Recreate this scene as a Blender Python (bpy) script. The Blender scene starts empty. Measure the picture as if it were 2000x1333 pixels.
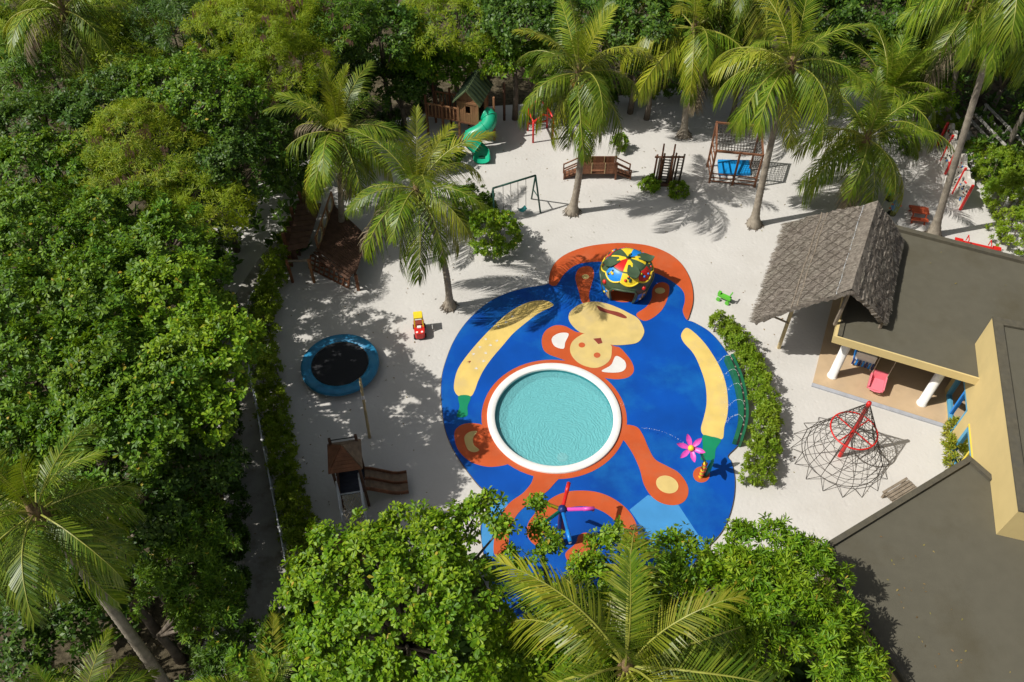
import bpy, math, random
import numpy as np
from mathutils import Vector, Matrix, noise
from mathutils.geometry import tessellate_polygon
R = math.radians
sc = bpy.context.scene
C = bpy.data.collections.new('playground'); sc.collection.children.link(C)

# ------------------------------------------------------------------ camera, light
CAM_H, CAM_F, CAM_T = 25.0, 1600.0, R(49.5)       # drone height, focal length (px of 2000), downward pitch
cam = bpy.data.objects.new('camera', bpy.data.cameras.new('camera')); C.objects.link(cam)
cam.location = (0, 0, CAM_H); cam.rotation_euler = (R(90) - CAM_T, 0, 0)
cam.data.sensor_width = 36; cam.data.lens = 36 * CAM_F / 2000; cam.data.clip_end = 1000; cam.data.clip_start = .5
sc.camera = cam
SHX, SHY = .82, .20                                # shadow offset per metre of height
w = bpy.data.worlds.new('World'); sc.world = w; w.use_nodes = True
nt = w.node_tree; bg = nt.nodes['Background']
sky = nt.nodes.new('ShaderNodeTexSky'); sky.sky_type = 'NISHITA'; sky.sun_disc = False
sky.sun_elevation = math.atan2(1, math.hypot(SHX, SHY)); sky.sun_rotation = math.atan2(-SHX, -SHY)
hsv = nt.nodes.new('ShaderNodeHueSaturation'); hsv.inputs['Saturation'].default_value = .5; nt.links.new(sky.outputs[0], hsv.inputs['Color']); nt.links.new(hsv.outputs[0], bg.inputs[0]); bg.inputs[1].default_value = .076; sky.dust_density = 3.2; sky.ozone_density = .6
sl = bpy.data.lights.new('sun', 'SUN'); sl.energy = 4.75; sl.angle = R(.42); sl.color = (1, .965, .90)
sun = bpy.data.objects.new('sun', sl); C.objects.link(sun); sun.location = (-20, -5, 40)
sun.rotation_euler = Vector((SHX, SHY, -1)).to_track_quat('-Z', 'Y').to_euler()
sc.view_settings.view_transform = 'Standard'; sc.view_settings.look = 'None'
sc.view_settings.exposure = 0; sc.view_settings.gamma = 1; sc.view_settings.use_curve_mapping = False
cy = sc.cycles; cy.max_bounces = 6; cy.diffuse_bounces = 3; cy.glossy_bounces = 2; cy.transmission_bounces = 4
cy.transparent_max_bounces = 8; cy.caustics_reflective = False; cy.caustics_refractive = False

# ------------------------------------------------------------------ helpers
def at(px, py, z=0.0):
    """measured point of the photograph -> world point at height z"""
    x = (px - 1000) / CAM_F; y = -(py - 666.5) / CAM_F
    d = Vector((x, math.cos(CAM_T) + y * math.sin(CAM_T), -math.sin(CAM_T) + y * math.cos(CAM_T)))
    return Vector((0, 0, CAM_H)) + d * ((z - CAM_H) / d.z)
def lin(r, g, b):
    f = lambda c: c / 12.92 if c <= .04045 else ((c + .055) / 1.055) ** 2.4
    return (f(r / 255), f(g / 255), f(b / 255))
def mat(name, col, rough=.6, var=.12, scale=3.0, bump=0., bscale=40., spec=.4, metal=0., detail=4, dirt=None, dscale=.8, stretch=None):
    m = bpy.data.materials.new(name); m.use_nodes = True; n = m.node_tree.nodes; l = m.node_tree.links; p = n['Principled BSDF']
    p.inputs['Roughness'].default_value = rough; p.inputs['Specular IOR Level'].default_value = spec; p.inputs['Metallic'].default_value = metal
    tc = n.new('ShaderNodeTexCoord'); vec = tc.outputs['Object']
    if stretch:
        mp = n.new('ShaderNodeMapping'); mp.inputs['Scale'].default_value = stretch; l.new(vec, mp.inputs[0]); vec = mp.outputs[0]
    nz = n.new('ShaderNodeTexNoise'); nz.inputs['Scale'].default_value = scale; nz.inputs['Detail'].default_value = detail; l.new(vec, nz.inputs['Vector'])
    rp = n.new('ShaderNodeValToRGB'); rp.color_ramp.elements[0].position = .3; rp.color_ramp.elements[1].position = .7
    rp.color_ramp.elements[0].color = (*[c * (1 - var) for c in col], 1); rp.color_ramp.elements[1].color = (*[min(1, c * (1 + var)) for c in col], 1)
    l.new(nz.outputs[0], rp.inputs[0]); out = rp.outputs[0]
    if dirt:
        n2 = n.new('ShaderNodeTexNoise'); n2.inputs['Scale'].default_value = dscale; n2.inputs['Detail'].default_value = 6; n2.inputs['Roughness'].default_value = .65; l.new(tc.outputs['Object'], n2.inputs['Vector'])
        r2 = n.new('ShaderNodeValToRGB'); r2.color_ramp.elements[0].position = .48; r2.color_ramp.elements[1].position = .72; l.new(n2.outputs[0], r2.inputs[0])
        mx = n.new('ShaderNodeMixRGB'); l.new(r2.outputs[0], mx.inputs[0]); l.new(out, mx.inputs[1]); mx.inputs[2].default_value = (*dirt, 1); out = mx.outputs[0]
    l.new(out, p.inputs['Base Color'])
    if bump:
        nb = n.new('ShaderNodeTexNoise'); nb.inputs['Scale'].default_value = bscale; nb.inputs['Detail'].default_value = 5; l.new(vec, nb.inputs['Vector'])
        b = n.new('ShaderNodeBump'); b.inputs['Strength'].default_value = bump; b.inputs['Distance'].default_value = .05; l.new(nb.outputs[0], b.inputs['Height']); l.new(b.outputs[0], p.inputs['Normal'])
    return m
def leafmat(name, cols, trans=.28, tcol=(.2, .3, .02), rough=.48, spec=.28, by_object=False, aged=None):
    m = bpy.data.materials.new(name); m.use_nodes = True; n = m.node_tree.nodes; l = m.node_tree.links; p = n['Principled BSDF']
    p.inputs['Roughness'].default_value = rough; p.inputs['Specular IOR Level'].default_value = spec
    gi = n.new('ShaderNodeNewGeometry'); rp = n.new('ShaderNodeValToRGB'); e = rp.color_ramp.elements
    while len(e) < len(cols): e.new(.5)
    for i, c in enumerate(cols): e[i].position = .985 * i / max(1, len(cols) - 1); e[i].color = (*c, 1)
    if aged: q_ = e.new(.997); q_.color = (*aged, 1)
    l.new(gi.outputs['Random Per Island'], rp.inputs[0]); out = rp.outputs[0]
    tc = n.new('ShaderNodeTexCoord'); nz = n.new('ShaderNodeTexNoise'); nz.inputs['Scale'].default_value = .9; nz.inputs['Detail'].default_value = 3; l.new(tc.outputs['Object'], nz.inputs['Vector'])
    hs = n.new('ShaderNodeHueSaturation'); l.new(out, hs.inputs['Color'])
    mr = n.new('ShaderNodeMapRange'); mr.inputs[1].default_value = .3; mr.inputs[2].default_value = .7; mr.inputs[3].default_value = .483; mr.inputs[4].default_value = .512; l.new(nz.outputs[0], mr.inputs[0]); l.new(mr.outputs[0], hs.inputs['Hue'])
    if by_object:
        oi = n.new('ShaderNodeObjectInfo'); m2 = n.new('ShaderNodeMapRange'); m2.inputs[3].default_value = .75; m2.inputs[4].default_value = 1.25; l.new(oi.outputs['Random'], m2.inputs[0]); l.new(m2.outputs[0], hs.inputs['Value'])
    l.new(hs.outputs[0], p.inputs['Base Color'])
    t = n.new('ShaderNodeBsdfTranslucent'); t.inputs[0].default_value = (*tcol, 1); mx = n.new('ShaderNodeMixShader'); mx.inputs[0].default_value = trans
    l.new(p.outputs[0], mx.inputs[1]); l.new(t.outputs[0], mx.inputs[2]); l.new(mx.outputs[0], n['Material Output'].inputs[0])
    return m
def org(o):
    v = Vector((0, 0, 0))
    while o: v += o.location; o = o.parent
    return v
def link(name, me, parent=None):
    o = bpy.data.objects.new(name, me); C.objects.link(o)
    if parent: o.parent = parent
    return o
def tag(o, label=None, cat=None, group=None, kind=None):
    for k, v in (('label', label), ('category', cat), ('group', group), ('kind', kind)):
        if v: o[k] = v
    return o
def thing(name, label, cat, loc, group=None):
    o = link(name, None); o.location = loc; o.empty_display_size = .2
    return tag(o, label, cat, group)
def catmull(pts, n=6, closed=True):
    P = [Vector(p) for p in pts]; out = []; N = len(P)
    for i in range(N if closed else N - 1):
        g = (lambda k: P[k % N]) if closed else (lambda k: P[min(max(k, 0), N - 1)])
        a, b, c, d = g(i - 1), g(i), g(i + 1), g(i + 2)
        for j in range(n):
            t = j / n
            out.append(.5 * ((2 * b) + (c - a) * t + (2 * a - 5 * b + 4 * c - d) * t * t + (3 * b - a - 3 * c + d) * t ** 3))
    if not closed: out.append(P[-1])
    return out
class MB:
    def __init__(s, M=None): s.v = []; s.f = []; s.mi = []; s.M = M; s.cur = 0
    def add(s, vs, fs):
        o = len(s.v)
        for p in vs:
            p = Vector(p); s.v.append(s.M @ p if s.M else p)
        for f in fs: s.f.append([o + i for i in f]); s.mi.append(s.cur)
        return s
    def box(s, c, d, rz=0, M=None):
        c = Vector(c); x, y, z = d[0] / 2, d[1] / 2, d[2] / 2; q = M if M else Matrix.Rotation(rz, 3, 'Z')
        vs = [c + q @ Vector((a, b, e)) for a in (-x, x) for b in (-y, y) for e in (-z, z)]
        return s.add(vs, [(0, 1, 3, 2), (4, 6, 7, 5), (0, 4, 5, 1), (2, 3, 7, 6), (0, 2, 6, 4), (1, 5, 7, 3)])
    def beam(s, p, q, w=.08, h=None, up=(0, 0, 1)):
        p, q = Vector(p), Vector(q); d = q - p; L = d.length; x = d / L; u = Vector(up)
        if abs(x.dot(u)) > .95: u = Vector((0, 1, 0))
        y = u.cross(x).normalized(); z = x.cross(y); h = h or w
        return s.box((p + q) / 2, (L, w, h), M=Matrix((x, y, z)).transposed())
    def tube(s, pts, r, n=8, closed=False):
        pts = [Vector(p) for p in pts]; N = len(pts); rs = r if hasattr(r, '__len__') else [r] * N; vs = []; fs = []; pu = None
        for i, p in enumerate(pts):
            a = pts[i - 1] if (i or closed) else p; b = pts[(i + 1) % N] if (i < N - 1 or closed) else p
            t = (b - a).normalized()
            if pu is None: pu = Vector((0, 0, 1)) if abs(t.z) < .9 else Vector((1, 0, 0))
            x = pu.cross(t).normalized(); y = t.cross(x); pu = y
            vs += [p + (x * math.cos(2 * math.pi * k / n) + y * math.sin(2 * math.pi * k / n)) * rs[i] for k in range(n)]
        for i in range(N if closed else N - 1):
            j = (i + 1) % N
            fs += [(i * n + k, i * n + (k + 1) % n, j * n + (k + 1) % n, j * n + k) for k in range(n)]
        if not closed: fs += [tuple(range(n))[::-1], tuple((N - 1) * n + k for k in range(n))]
        return s.add(vs, fs)
    def lathe(s, prof, n=24, c=(0, 0, 0)):
        c = Vector(c); vs = [c + Vector((r * math.cos(2 * math.pi * k / n), r * math.sin(2 * math.pi * k / n), z)) for r, z in prof for k in range(n)]
        return s.add(vs, [(i * n + k, i * n + (k + 1) % n, (i + 1) * n + (k + 1) % n, (i + 1) * n + k) for i in range(len(prof) - 1) for k in range(n)])
    def ball(s, c, r, n=10, m=6):
        r = r if hasattr(r, '__len__') else (r, r, r); c = Vector(c)
        vs = [c + Vector((r[0] * math.sin(math.pi * i / m) * math.cos(2 * math.pi * k / n), r[1] * math.sin(math.pi * i / m) * math.sin(2 * math.pi * k / n), -r[2] * math.cos(math.pi * i / m))) for i in range(m + 1) for k in range(n)]
        return s.add(vs, [(i * n + k, i * n + (k + 1) % n, (i + 1) * n + (k + 1) % n, (i + 1) * n + k) for i in range(m) for k in range(n)])
    def sheet(s, loops, z=None):
        loops = [[Vector(p) if len(p) == 3 else Vector((p[0], p[1], z)) for p in L] for L in loops]
        if z is not None: loops = [[Vector((p.x, p.y, z)) for p in L] for L in loops]
        flat = [p for L in loops for p in L]; tr = tessellate_polygon(loops); fs = []
        for t in tr:
            a, b, c = (flat[i] for i in t); fs.append(t if (b - a).cross(c - a).z > 0 else t[::-1])
        return s.add(flat, fs)
    def prism(s, pts, z0, z1, holes=()):
        s.sheet([pts, *holes], z1)
        for L in (pts, *holes):
            n = len(L); s.add([(p[0], p[1], z0) for p in L] + [(p[0], p[1], z1) for p in L], [(i, (i + 1) % n, n + (i + 1) % n, n + i) for i in range(n)])
        return s
    def build(s, name, m, parent=None, smooth=False, kind=None, label=None, loc=None):
        o3 = org(parent) if parent else Vector(loc or (0, 0, 0))
        me = bpy.data.meshes.new(name); me.from_pydata([tuple(p - o3) for p in s.v], [], s.f)
        for x in (m if isinstance(m, (list, tuple)) else [m]): me.materials.append(x)
        if isinstance(m, (list, tuple)): me.polygons.foreach_set('material_index', s.mi)
        if smooth: me.polygons.foreach_set('use_smooth', [True] * len(me.polygons))
        me.update(); o = link(name, me, parent)
        if not parent and loc: o.location = loc
        return tag(o, label, None, None, kind)
def np_mesh(name, V, Q, m, parent=None, off=(0, 0, 0)):
    """big quad/tri mesh from numpy: V (n,3), Q (k,3|4)"""
    me = bpy.data.meshes.new(name); V = np.asarray(V, np.float32) - np.array(off, np.float32); k = Q.shape[1]
    me.vertices.add(len(V)); me.vertices.foreach_set('co', V.ravel())
    me.loops.add(Q.size); me.loops.foreach_set('vertex_index', Q.astype(np.int32).ravel())
    me.polygons.add(len(Q)); me.polygons.foreach_set('loop_start', np.arange(0, Q.size, k, dtype=np.int32)); me.polygons.foreach_set('loop_total', np.full(len(Q), k, np.int32))
    me.materials.append(m); me.update(calc_edges=True); me.validate()
    return link(name, me, parent)

# ------------------------------------------------------------------ foliage generator
LEAF = {  # template: half widths at .35 and .72 of the length
    'obovate': (.12, .24), 'lance': (.11, .10), 'oval': (.22, .18), 'thin': (.07, .05)}
def unit(a): return a / np.maximum(np.linalg.norm(a, axis=-1, keepdims=True), 1e-9)
def leaves(pos, nrm, length, k, shape, rng, spread=(20, 65), kite=False):
    N = len(pos); pos = np.repeat(pos, k, 0); nrm = np.repeat(nrm, k, 0); L = np.repeat(length, k) * rng.uniform(.65, 1.2, N * k)
    az = np.tile(np.arange(k) * 2 * np.pi / k, N) + rng.uniform(-.5, .5, N * k) + np.repeat(rng.uniform(0, 6.28, N), k)
    el = np.radians(rng.uniform(*spread, N * k))
    ref = np.where(np.abs(nrm[:, 2:3]) < .9, [[0, 0, 1.]], [[1., 0, 0]])
    t1 = unit(np.cross(ref, nrm)); t2 = np.cross(nrm, t1)
    rad = t1 * np.cos(az)[:, None] + t2 * np.sin(az)[:, None]
    X = unit(rad * np.cos(el)[:, None] + nrm * np.sin(el)[:, None] + rng.normal(0, .12, (N * k, 3)))
    Y = unit(np.cross(nrm, X)); Z = np.cross(X, Y)
    w1, w2 = LEAF[shape]
    T = np.array([(0, 0, 0), (.35, -w1, .03), (.74, -w2, .05), (1, 0, -.06), (.74, w2, .05), (.35, w1, .03)])
    if kite: T = np.array([(0, 0, 0), (.52, -(w1 + w2) * .58, .05), (1, 0, -.05), (.52, (w1 + w2) * .58, .05)])
    b = pos + rad * (L * .12)[:, None]
    V = b[:, None, :] + L[:, None, None] * (T[None, :, 0:1] * X[:, None] + T[None, :, 1:2] * Y[:, None] + T[None, :, 2:3] * Z[:, None])
    if kite: return V.reshape(-1, 3), np.arange(N * k * 4).reshape(-1, 4)
    base = np.arange(N * k)[:, None] * 6
    Q = np.concatenate([base + [0, 1, 2, 3], base + [0, 3, 4, 5]], 1).reshape(-1, 4)
    return V.reshape(-1, 3), Q
def tufts(blobs, rng, per_m2, tr, m, low=-.25, inner=.42, lum=.22):
    """rosette positions and directions on clumps that cover a union of ellipsoids"""
    Ps, Ns = [], []
    Cc = np.array([b[:3] for b in blobs], float); Rr = np.array([b[3:6] if len(b) > 4 else (b[3], b[3], b[3] * .8) for b in blobs], float)
    for i in range(len(blobs)):
        area = 4 * np.pi * ((Rr[i] ** 1.6).mean()) ** (2 / 1.6) * .62
        for layer, sc_, fr in ((0, 1., 1.), (1, .68, inner)):
            n = max(3, int(area * per_m2 * fr * sc_ * sc_ / m)); d = unit(rng.normal(0, 1, (n * 2, 3))); d = d[d[:, 2] > low][:n]
            nz_ = np.array([noise.noise(Vector(x * 2.3 + Cc[i])) for x in d])
            c = Cc[i] + Rr[i] * d * (sc_ * (1 + lum * 2 * nz_ + rng.uniform(-.06, .06, len(d))))[:, None]
            keep = np.ones(len(c), bool)
            for j in range(len(blobs)):
                if j != i: keep &= (((c - Cc[j]) / Rr[j]) ** 2).sum(1) > .66
            c, d = c[keep], d[keep]
            if not len(c): continue
            mm = m; tn = unit(d / Rr[i] * Rr[i].mean() + [-.22, -.06, .55])
            p = np.repeat(c, mm, 0) + unit(rng.normal(0, 1, (len(c) * mm, 3))) * (tr * rng.uniform(.25, 1, (len(c) * mm, 1)))
            nn = unit(np.repeat(tn, mm, 0) + (p - np.repeat(c, mm, 0)) / tr * .7 + rng.normal(0, .2, (len(p), 3)))
            Ps.append(p); Ns.append(nn)
    return np.concatenate(Ps), np.concatenate(Ns)
KIND = {  # leaf length, leaves per rosette, shape, rosettes per m2, clump radius, rosettes per clump, spread
    'rosette': (.165, 8, 'obovate', 27, .27, 9, (-8, 42)), 'lance': (.16, 11, 'lance', 25, .26, 9, (-5, 50)),
    'glossy': (.15, 7, 'oval', 30, .32, 8, (-15, 45)), 'feather': (.20, 10, 'thin', 34, .32, 9, (-25, 35)),
    'far': (.21, 7, 'oval', 19, .42, 8, (-15, 45)), 'farfeather': (.24, 10, 'thin', 22, .42, 8, (-25, 35)),
    'hedge': (.12, 7, 'obovate', 78, .15, 8, (5, 65)), 'bush': (.12, 7, 'oval', 85, .14, 8, (5, 60)), 'croton': (.17, 8, 'lance', 40, .12, 6, (20, 75))}
def foliage(name, blobs, kind, m, rng, parent, dens=1., size=1.):
    L, k, shp, per, tr, mm, spread = KIND[kind]
    p, nn = tufts(blobs, rng, per * dens, tr * size, mm, low=-.12 if kind not in ('hedge', 'bush', 'croton') else -.6)
    V, Q = leaves(p, nn, np.full(len(p), L * size), k, shp, rng, spread, kind not in ('rosette', 'lance', 'croton'))
    return np_mesh(name, V, Q, m, parent, org(parent))

# ------------------------------------------------------------------ materials
M = {}
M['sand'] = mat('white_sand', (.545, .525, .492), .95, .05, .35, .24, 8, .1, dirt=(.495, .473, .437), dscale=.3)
_n = M['sand'].node_tree.nodes; _l = M['sand'].node_tree.links
_v = _n.new('ShaderNodeTexVoronoi'); _v.feature = 'SMOOTH_F1'; _v.inputs['Scale'].default_value = 3.1; _v.inputs['Randomness'].default_value = 1
_tc = _n.new('ShaderNodeTexCoord'); _l.new(_tc.outputs['Object'], _v.inputs['Vector'])
_mr = _n.new('ShaderNodeMapRange'); _mr.inputs[1].default_value = .05; _mr.inputs[2].default_value = .28; _l.new(_v.outputs['Distance'], _mr.inputs[0])
_b2 = _n.new('ShaderNodeBump'); _b2.inputs['Strength'].default_value = .16; _b2.inputs['Distance'].default_value = .04; _l.new(_mr.outputs[0], _b2.inputs['Height'])
_b1 = [x for x in _n if x.type == 'BUMP' and x != _b2][0]; _l.new(_b2.outputs[0], _b1.inputs['Normal'])
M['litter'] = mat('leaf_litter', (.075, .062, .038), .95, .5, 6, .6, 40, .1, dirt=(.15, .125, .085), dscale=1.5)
M['path'] = mat('shade_toned_sand', (.36, .345, .31), .95, .12, 1.5, .4, 40, .1, dirt=(.18, .16, .125), dscale=1.2)  # path sand, darkened so the base colour takes in the canopies' shade
M['blue'] = mat('blue_rubber', (.001, .066, .355), .5, .2, .5, .12, 160, .25, dirt=(.008, .145, .42), dscale=.28)
M['mid'] = mat('sky_blue_rubber', (.055, .26, .55), .6, .08, 1.2, .12, 160, .3)
M['orange'] = mat('orange_rubber', (.50, .085, .02), .6, .1, 1.2, .12, 160, .3, dirt=(.47, .115, .045), dscale=.7)
M['cream'] = mat('cream_rubber', (.62, .47, .175), .6, .09, 1.6, .12, 160, .3, dirt=(.53, .41, .19), dscale=.9)
M['banana'] = mat('yellow_rubber', (.70, .51, .15), .6, .09, 1.6, .12, 160, .3, dirt=(.6, .45, .2), dscale=.9)
M['greenr'] = mat('green_rubber', (.006, .22, .10), .55, .1, 1.5, .12, 160, .3)
M['whiter'] = mat('white_rubber', (.66, .65, .62), .6, .06, 2, .1, 160, .3)
M['maroon'] = mat('maroon_rubber', (.24, .045, .03), .6, .15, 2, .1, 160, .3)
M['kerb'] = mat('pad_edge', (.10, .085, .07), .9, .2, 6, .2, 60)
M['rim'] = mat('white_pool_rim', (.78, .77, .74), .5, .05, 3, .08, 50, .4)
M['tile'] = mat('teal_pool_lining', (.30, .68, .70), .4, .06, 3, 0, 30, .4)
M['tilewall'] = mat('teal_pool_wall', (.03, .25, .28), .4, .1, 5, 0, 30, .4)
M['red'] = mat('red_paint', (.60, .018, .014), .4, .1, 6, .03, 60, .5)
M['redfade'] = mat('faded_red_paint', (.46, .05, .05), .5, .15, 5, .03, 60, .4)
M['yellow'] = mat('yellow_paint', (.80, .60, .03), .4, .06, 5, 0, 30, .5)
M['pink'] = mat('pink_paint', (.62, .07, .40), .4, .08, 6, 0, 30, .5)
M['sky'] = mat('bright_blue_paint', (.01, .22, .68), .4, .08, 5, 0, 30, .5)
M['navy'] = mat('navy_paint', (.01, .03, .16), .45, .1, 5, 0, 30, .4)
M['slide'] = mat('green_plastic', (.012, .36, .20), .35, .06, 2, 0, 30, .5)
M['dgreen'] = mat('dark_green_paint', (.012, .06, .035), .5, .15, 6, .05, 60, .4)
M['swinggreen'] = mat('swing_green_paint', (.02, .075, .055), .45, .1, 6, .0, 60, .4)
M['slate'] = mat('dark_slate_paint', (.035, .04, .055), .6, .15, 5)
M['teal'] = mat('teal_plastic', (.02, .22, .22), .4, .1, 3, 0, 30, .4)
M['dome'] = mat('dome_olive_green', (.055, .095, .05), .45, .2, 3, .08, 40, .45)
M['wood'] = mat('red_brown_wood', (.19, .082, .042), .7, .3, 5, .25, 30, .3, stretch=(1, 1, .25))
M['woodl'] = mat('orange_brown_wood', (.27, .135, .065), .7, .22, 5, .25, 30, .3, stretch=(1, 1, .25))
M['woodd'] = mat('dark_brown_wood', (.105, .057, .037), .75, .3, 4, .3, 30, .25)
M['woodg'] = mat('weathered_grey_wood', (.23, .19, .145), .85, .25, 6, .35, 40, .2)
M['plank'] = mat('brown_roof_board', (.20, .14, .09), .75, .25, 6, .2, 30, .3)
M['bamboo'] = mat('pale_bamboo', (.48, .38, .20), .6, .15, 5, .1, 40, .3)
M['roofg'] = mat('green_shingle', (.085, .115, .055), .8, .2, 5, .3, 50, .2)
M['roofd'] = mat('dark_green_batten', (.022, .04, .022), .8, .2, 5, .2, 50, .2)
M['rope'] = mat('dark_rope', (.05, .042, .035), .9, .2, 20, 0, 30, .1)
M['ropel'] = mat('pale_rope', (.42, .36, .27), .9, .15, 20, 0, 30, .1)
M['steel'] = mat('white_grey_pipe', (.52, .55, .57), .4, .1, 5, 0, 30, .5)
M['black'] = mat('black_mesh_fabric', (.018, .019, .022), .75, .2, 30, .15, 200, .3)
M['rubber'] = mat('black_rubber', (.02, .02, .02), .7, .1, 10, 0, 30, .3)
M['padblue'] = mat('blue_vinyl_padding', (.02, .20, .38), .45, .22, 3.5, .25, 14, .4, dirt=(.05, .23, .38), dscale=1.6)
M['mat'] = mat('blue_gym_mat', (.01, .25, .60), .55, .08, 2, .1, 12, .3)
M['white'] = mat('white_paint', (.78, .77, .75), .55, .05, 4, .04, 40, .4)
M['whited'] = mat('weathered_white_paint', (.62, .58, .52), .65, .12, 3, .1, 30, .3, dirt=(.45, .41, .34), dscale=2)
M['railw'] = mat('weathered_rail', (.42, .40, .36), .8, .2, 4, .2, 40, .2)
M['wall'] = mat('yellow_render', (.60, .47, .215), .9, .035, 1.2, .12, 60, .15, dirt=(.545, .43, .20), dscale=.7)
M['roof'] = mat('grey_roof_felt', (.106, .098, .072), .93, .05, 2.2, .3, 70, .12, dirt=(.088, .078, .052), dscale=.5)
M['coping'] = mat('dark_coping', (.095, .085, .06), .9, .15, 5, .3, 50, .2, dirt=(.08, .075, .06), dscale=3)
M['deck'] = mat('beige_tiles', (.50, .365, .225), .6, .07, 3, .05, 50, .3, dirt=(.44, .325, .21), dscale=1.5)
M['deckkerb'] = mat('grey_step', (.36, .37, .40), .8, .1, 4, .1, 50, .2)
M['frameb'] = mat('blue_window_frame', (.10, .33, .50), .5, .06, 3, 0, 30, .4)
M['framey'] = mat('yellow_window_trim', (.72, .56, .06), .5, .06, 3, 0, 30, .4)
M['inside'] = mat('room_floor', (.42, .33, .25), .8, .2, 2, 0, 30, .2)
M['pinks'] = mat('pink_plastic', (.80, .20, .25), .45, .05, 4, 0, 30, .4)
M['fiber'] = mat('palm_fibre', (.22, .15, .08), .9, .4, 14, .6, 40, .1)
M['nut'] = mat('coconut_husk', (.33, .21, .04), .55, .3, 6, .1, 20, .3)
M['bark'] = mat('grey_bark', (.17, .14, .11), .9, .3, 5, .6, 25, .15)
M['pod'] = mat('brown_seed_pods', (.46, .27, .19), .8, .35, 9, 0, 30, .2)
M['thatch'] = mat('grey_thatch', (.20, .175, .145), .95, .38, 9, .8, 26, .08, stretch=(1, 1, 1), dirt=(.14, .118, .095), dscale=1.1)
M['straw'] = leafmat('thatch_straw', [(.10, .085, .068), (.19, .165, .135), (.32, .29, .245)], 0, rough=.9, spec=.1)
M['cord'] = mat('thatch_net_cord', (.085, .07, .055), .9, .15, 12)
def glass():
    m = bpy.data.materials.new('window_glass'); m.use_nodes = True; n = m.node_tree.nodes; l = m.node_tree.links
    g = n.new('ShaderNodeBsdfGlossy'); g.inputs['Roughness'].default_value = .02; t = n.new('ShaderNodeBsdfTransparent'); t.inputs[0].default_value = (.8, .85, .86, 1)
    fr = n.new('ShaderNodeFresnel'); fr.inputs[0].default_value = 1.9; mx = n.new('ShaderNodeMixShader')
    l.new(fr.outputs[0], mx.inputs[0]); l.new(t.outputs[0], mx.inputs[1]); l.new(g.outputs[0], mx.inputs[2]); l.new(mx.outputs[0], n['Material Output'].inputs[0]); return m
M['glass'] = glass()
def water():
    m = bpy.data.materials.new('pool_water'); m.use_nodes = True; n = m.node_tree.nodes; l = m.node_tree.links; p = n['Principled BSDF']
    p.inputs['Base Color'].default_value = (.185, .53, .56, 1); p.inputs['Roughness'].default_value = .06; p.inputs['Specular IOR Level'].default_value = .5
    tc = n.new('ShaderNodeTexCoord'); mp = n.new('ShaderNodeMapping'); mp.inputs['Location'].default_value = (-.35, 1.05, 0); l.new(tc.outputs['Object'], mp.inputs[0])
    wv = n.new('ShaderNodeTexWave'); wv.wave_type = 'RINGS'; wv.rings_direction = 'SPHERICAL'; wv.inputs['Scale'].default_value = 2.3; wv.inputs['Distortion'].default_value = 15; wv.inputs['Detail'].default_value = 3; wv.inputs['Detail Scale'].default_value = 1.1
    l.new(mp.outputs[0], wv.inputs['Vector'])
    n2 = n.new('ShaderNodeTexNoise'); n2.inputs['Scale'].default_value = 5.5; n2.inputs['Detail'].default_value = 4; n2.inputs['Distortion'].default_value = 1.5; l.new(tc.outputs['Object'], n2.inputs['Vector'])
    ad = n.new('ShaderNodeMath'); ad.operation = 'MULTIPLY_ADD'; l.new(n2.outputs[0], ad.inputs[0]); ad.inputs[1].default_value = 2.6; l.new(wv.outputs['Fac'], ad.inputs[2])
    b = n.new('ShaderNodeBump'); b.inputs['Strength'].default_value = .42; b.inputs['Distance'].default_value = .035; l.new(ad.outputs[0], b.inputs['Height']); l.new(b.outputs[0], p.inputs['Normal'])
    t = n.new('ShaderNodeBsdfTransparent'); t.inputs[0].default_value = (.74, .95, .95, 1); mx = n.new('ShaderNodeMixShader'); mx.inputs[0].default_value = .62
    l.new(t.outputs[0], mx.inputs[1]); l.new(p.outputs[0], mx.inputs[2]); l.new(mx.outputs[0], n['Material Output'].inputs[0]); return m
M['water'] = water()
M['jet'] = mat('spray_water', (.82, .87, .9), .15, .03, 5, 0, 30, .6)
def trunkmat():
    m = mat('palm_trunk', (.31, .27, .215), .9, .22, 5, .5, 30, .15, dirt=(.20, .17, .135), dscale=2.2); n = m.node_tree.nodes; l = m.node_tree.links
    return m
M['trunk'] = trunkmat()
M['frond'] = leafmat('palm_leaf', [(.058, .118, .006), (.108, .178, .008), (.215, .27, .022)], .2, (.27, .34, .010), .42, .35, True)
M['frondy'] = leafmat('yellow_palm_leaf', [(.12, .165, .008), (.20, .24, .012), (.31, .31, .03)], .2, (.36, .38, .015), .4, .36, True)
M['frondd'] = leafmat('dry_palm_leaf', [(.15, .12, .075), (.24, .19, .12), (.30, .25, .16)], .15, (.25, .2, .1), .7, .2, True)
M['rachis'] = mat('palm_rachis', (.27, .28, .045), .5, .2, 4, 0, 30, .4)
M['l_bright'] = leafmat('bright_leaf', [(.062, .148, .005), (.122, .24, .007), (.245, .37, .016)], .25, (.32, .46, .010), aged=(.42, .30, .03))
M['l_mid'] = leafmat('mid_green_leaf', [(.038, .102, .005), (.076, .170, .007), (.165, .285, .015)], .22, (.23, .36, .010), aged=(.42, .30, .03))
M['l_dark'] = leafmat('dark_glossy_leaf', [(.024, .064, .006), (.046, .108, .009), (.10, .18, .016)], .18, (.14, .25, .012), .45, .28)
M['l_feather'] = leafmat('feathery_leaf', [(.14, .22, .006), (.21, .30, .009), (.30, .35, .018)], .4, (.46, .55, .012), .55, .3)
M['l_yellow'] = leafmat('yellow_feathery_leaf', [(.115, .19, .006), (.19, .275, .009), (.31, .33, .02)], .3, (.4, .5, .015), .55, .3)
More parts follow.
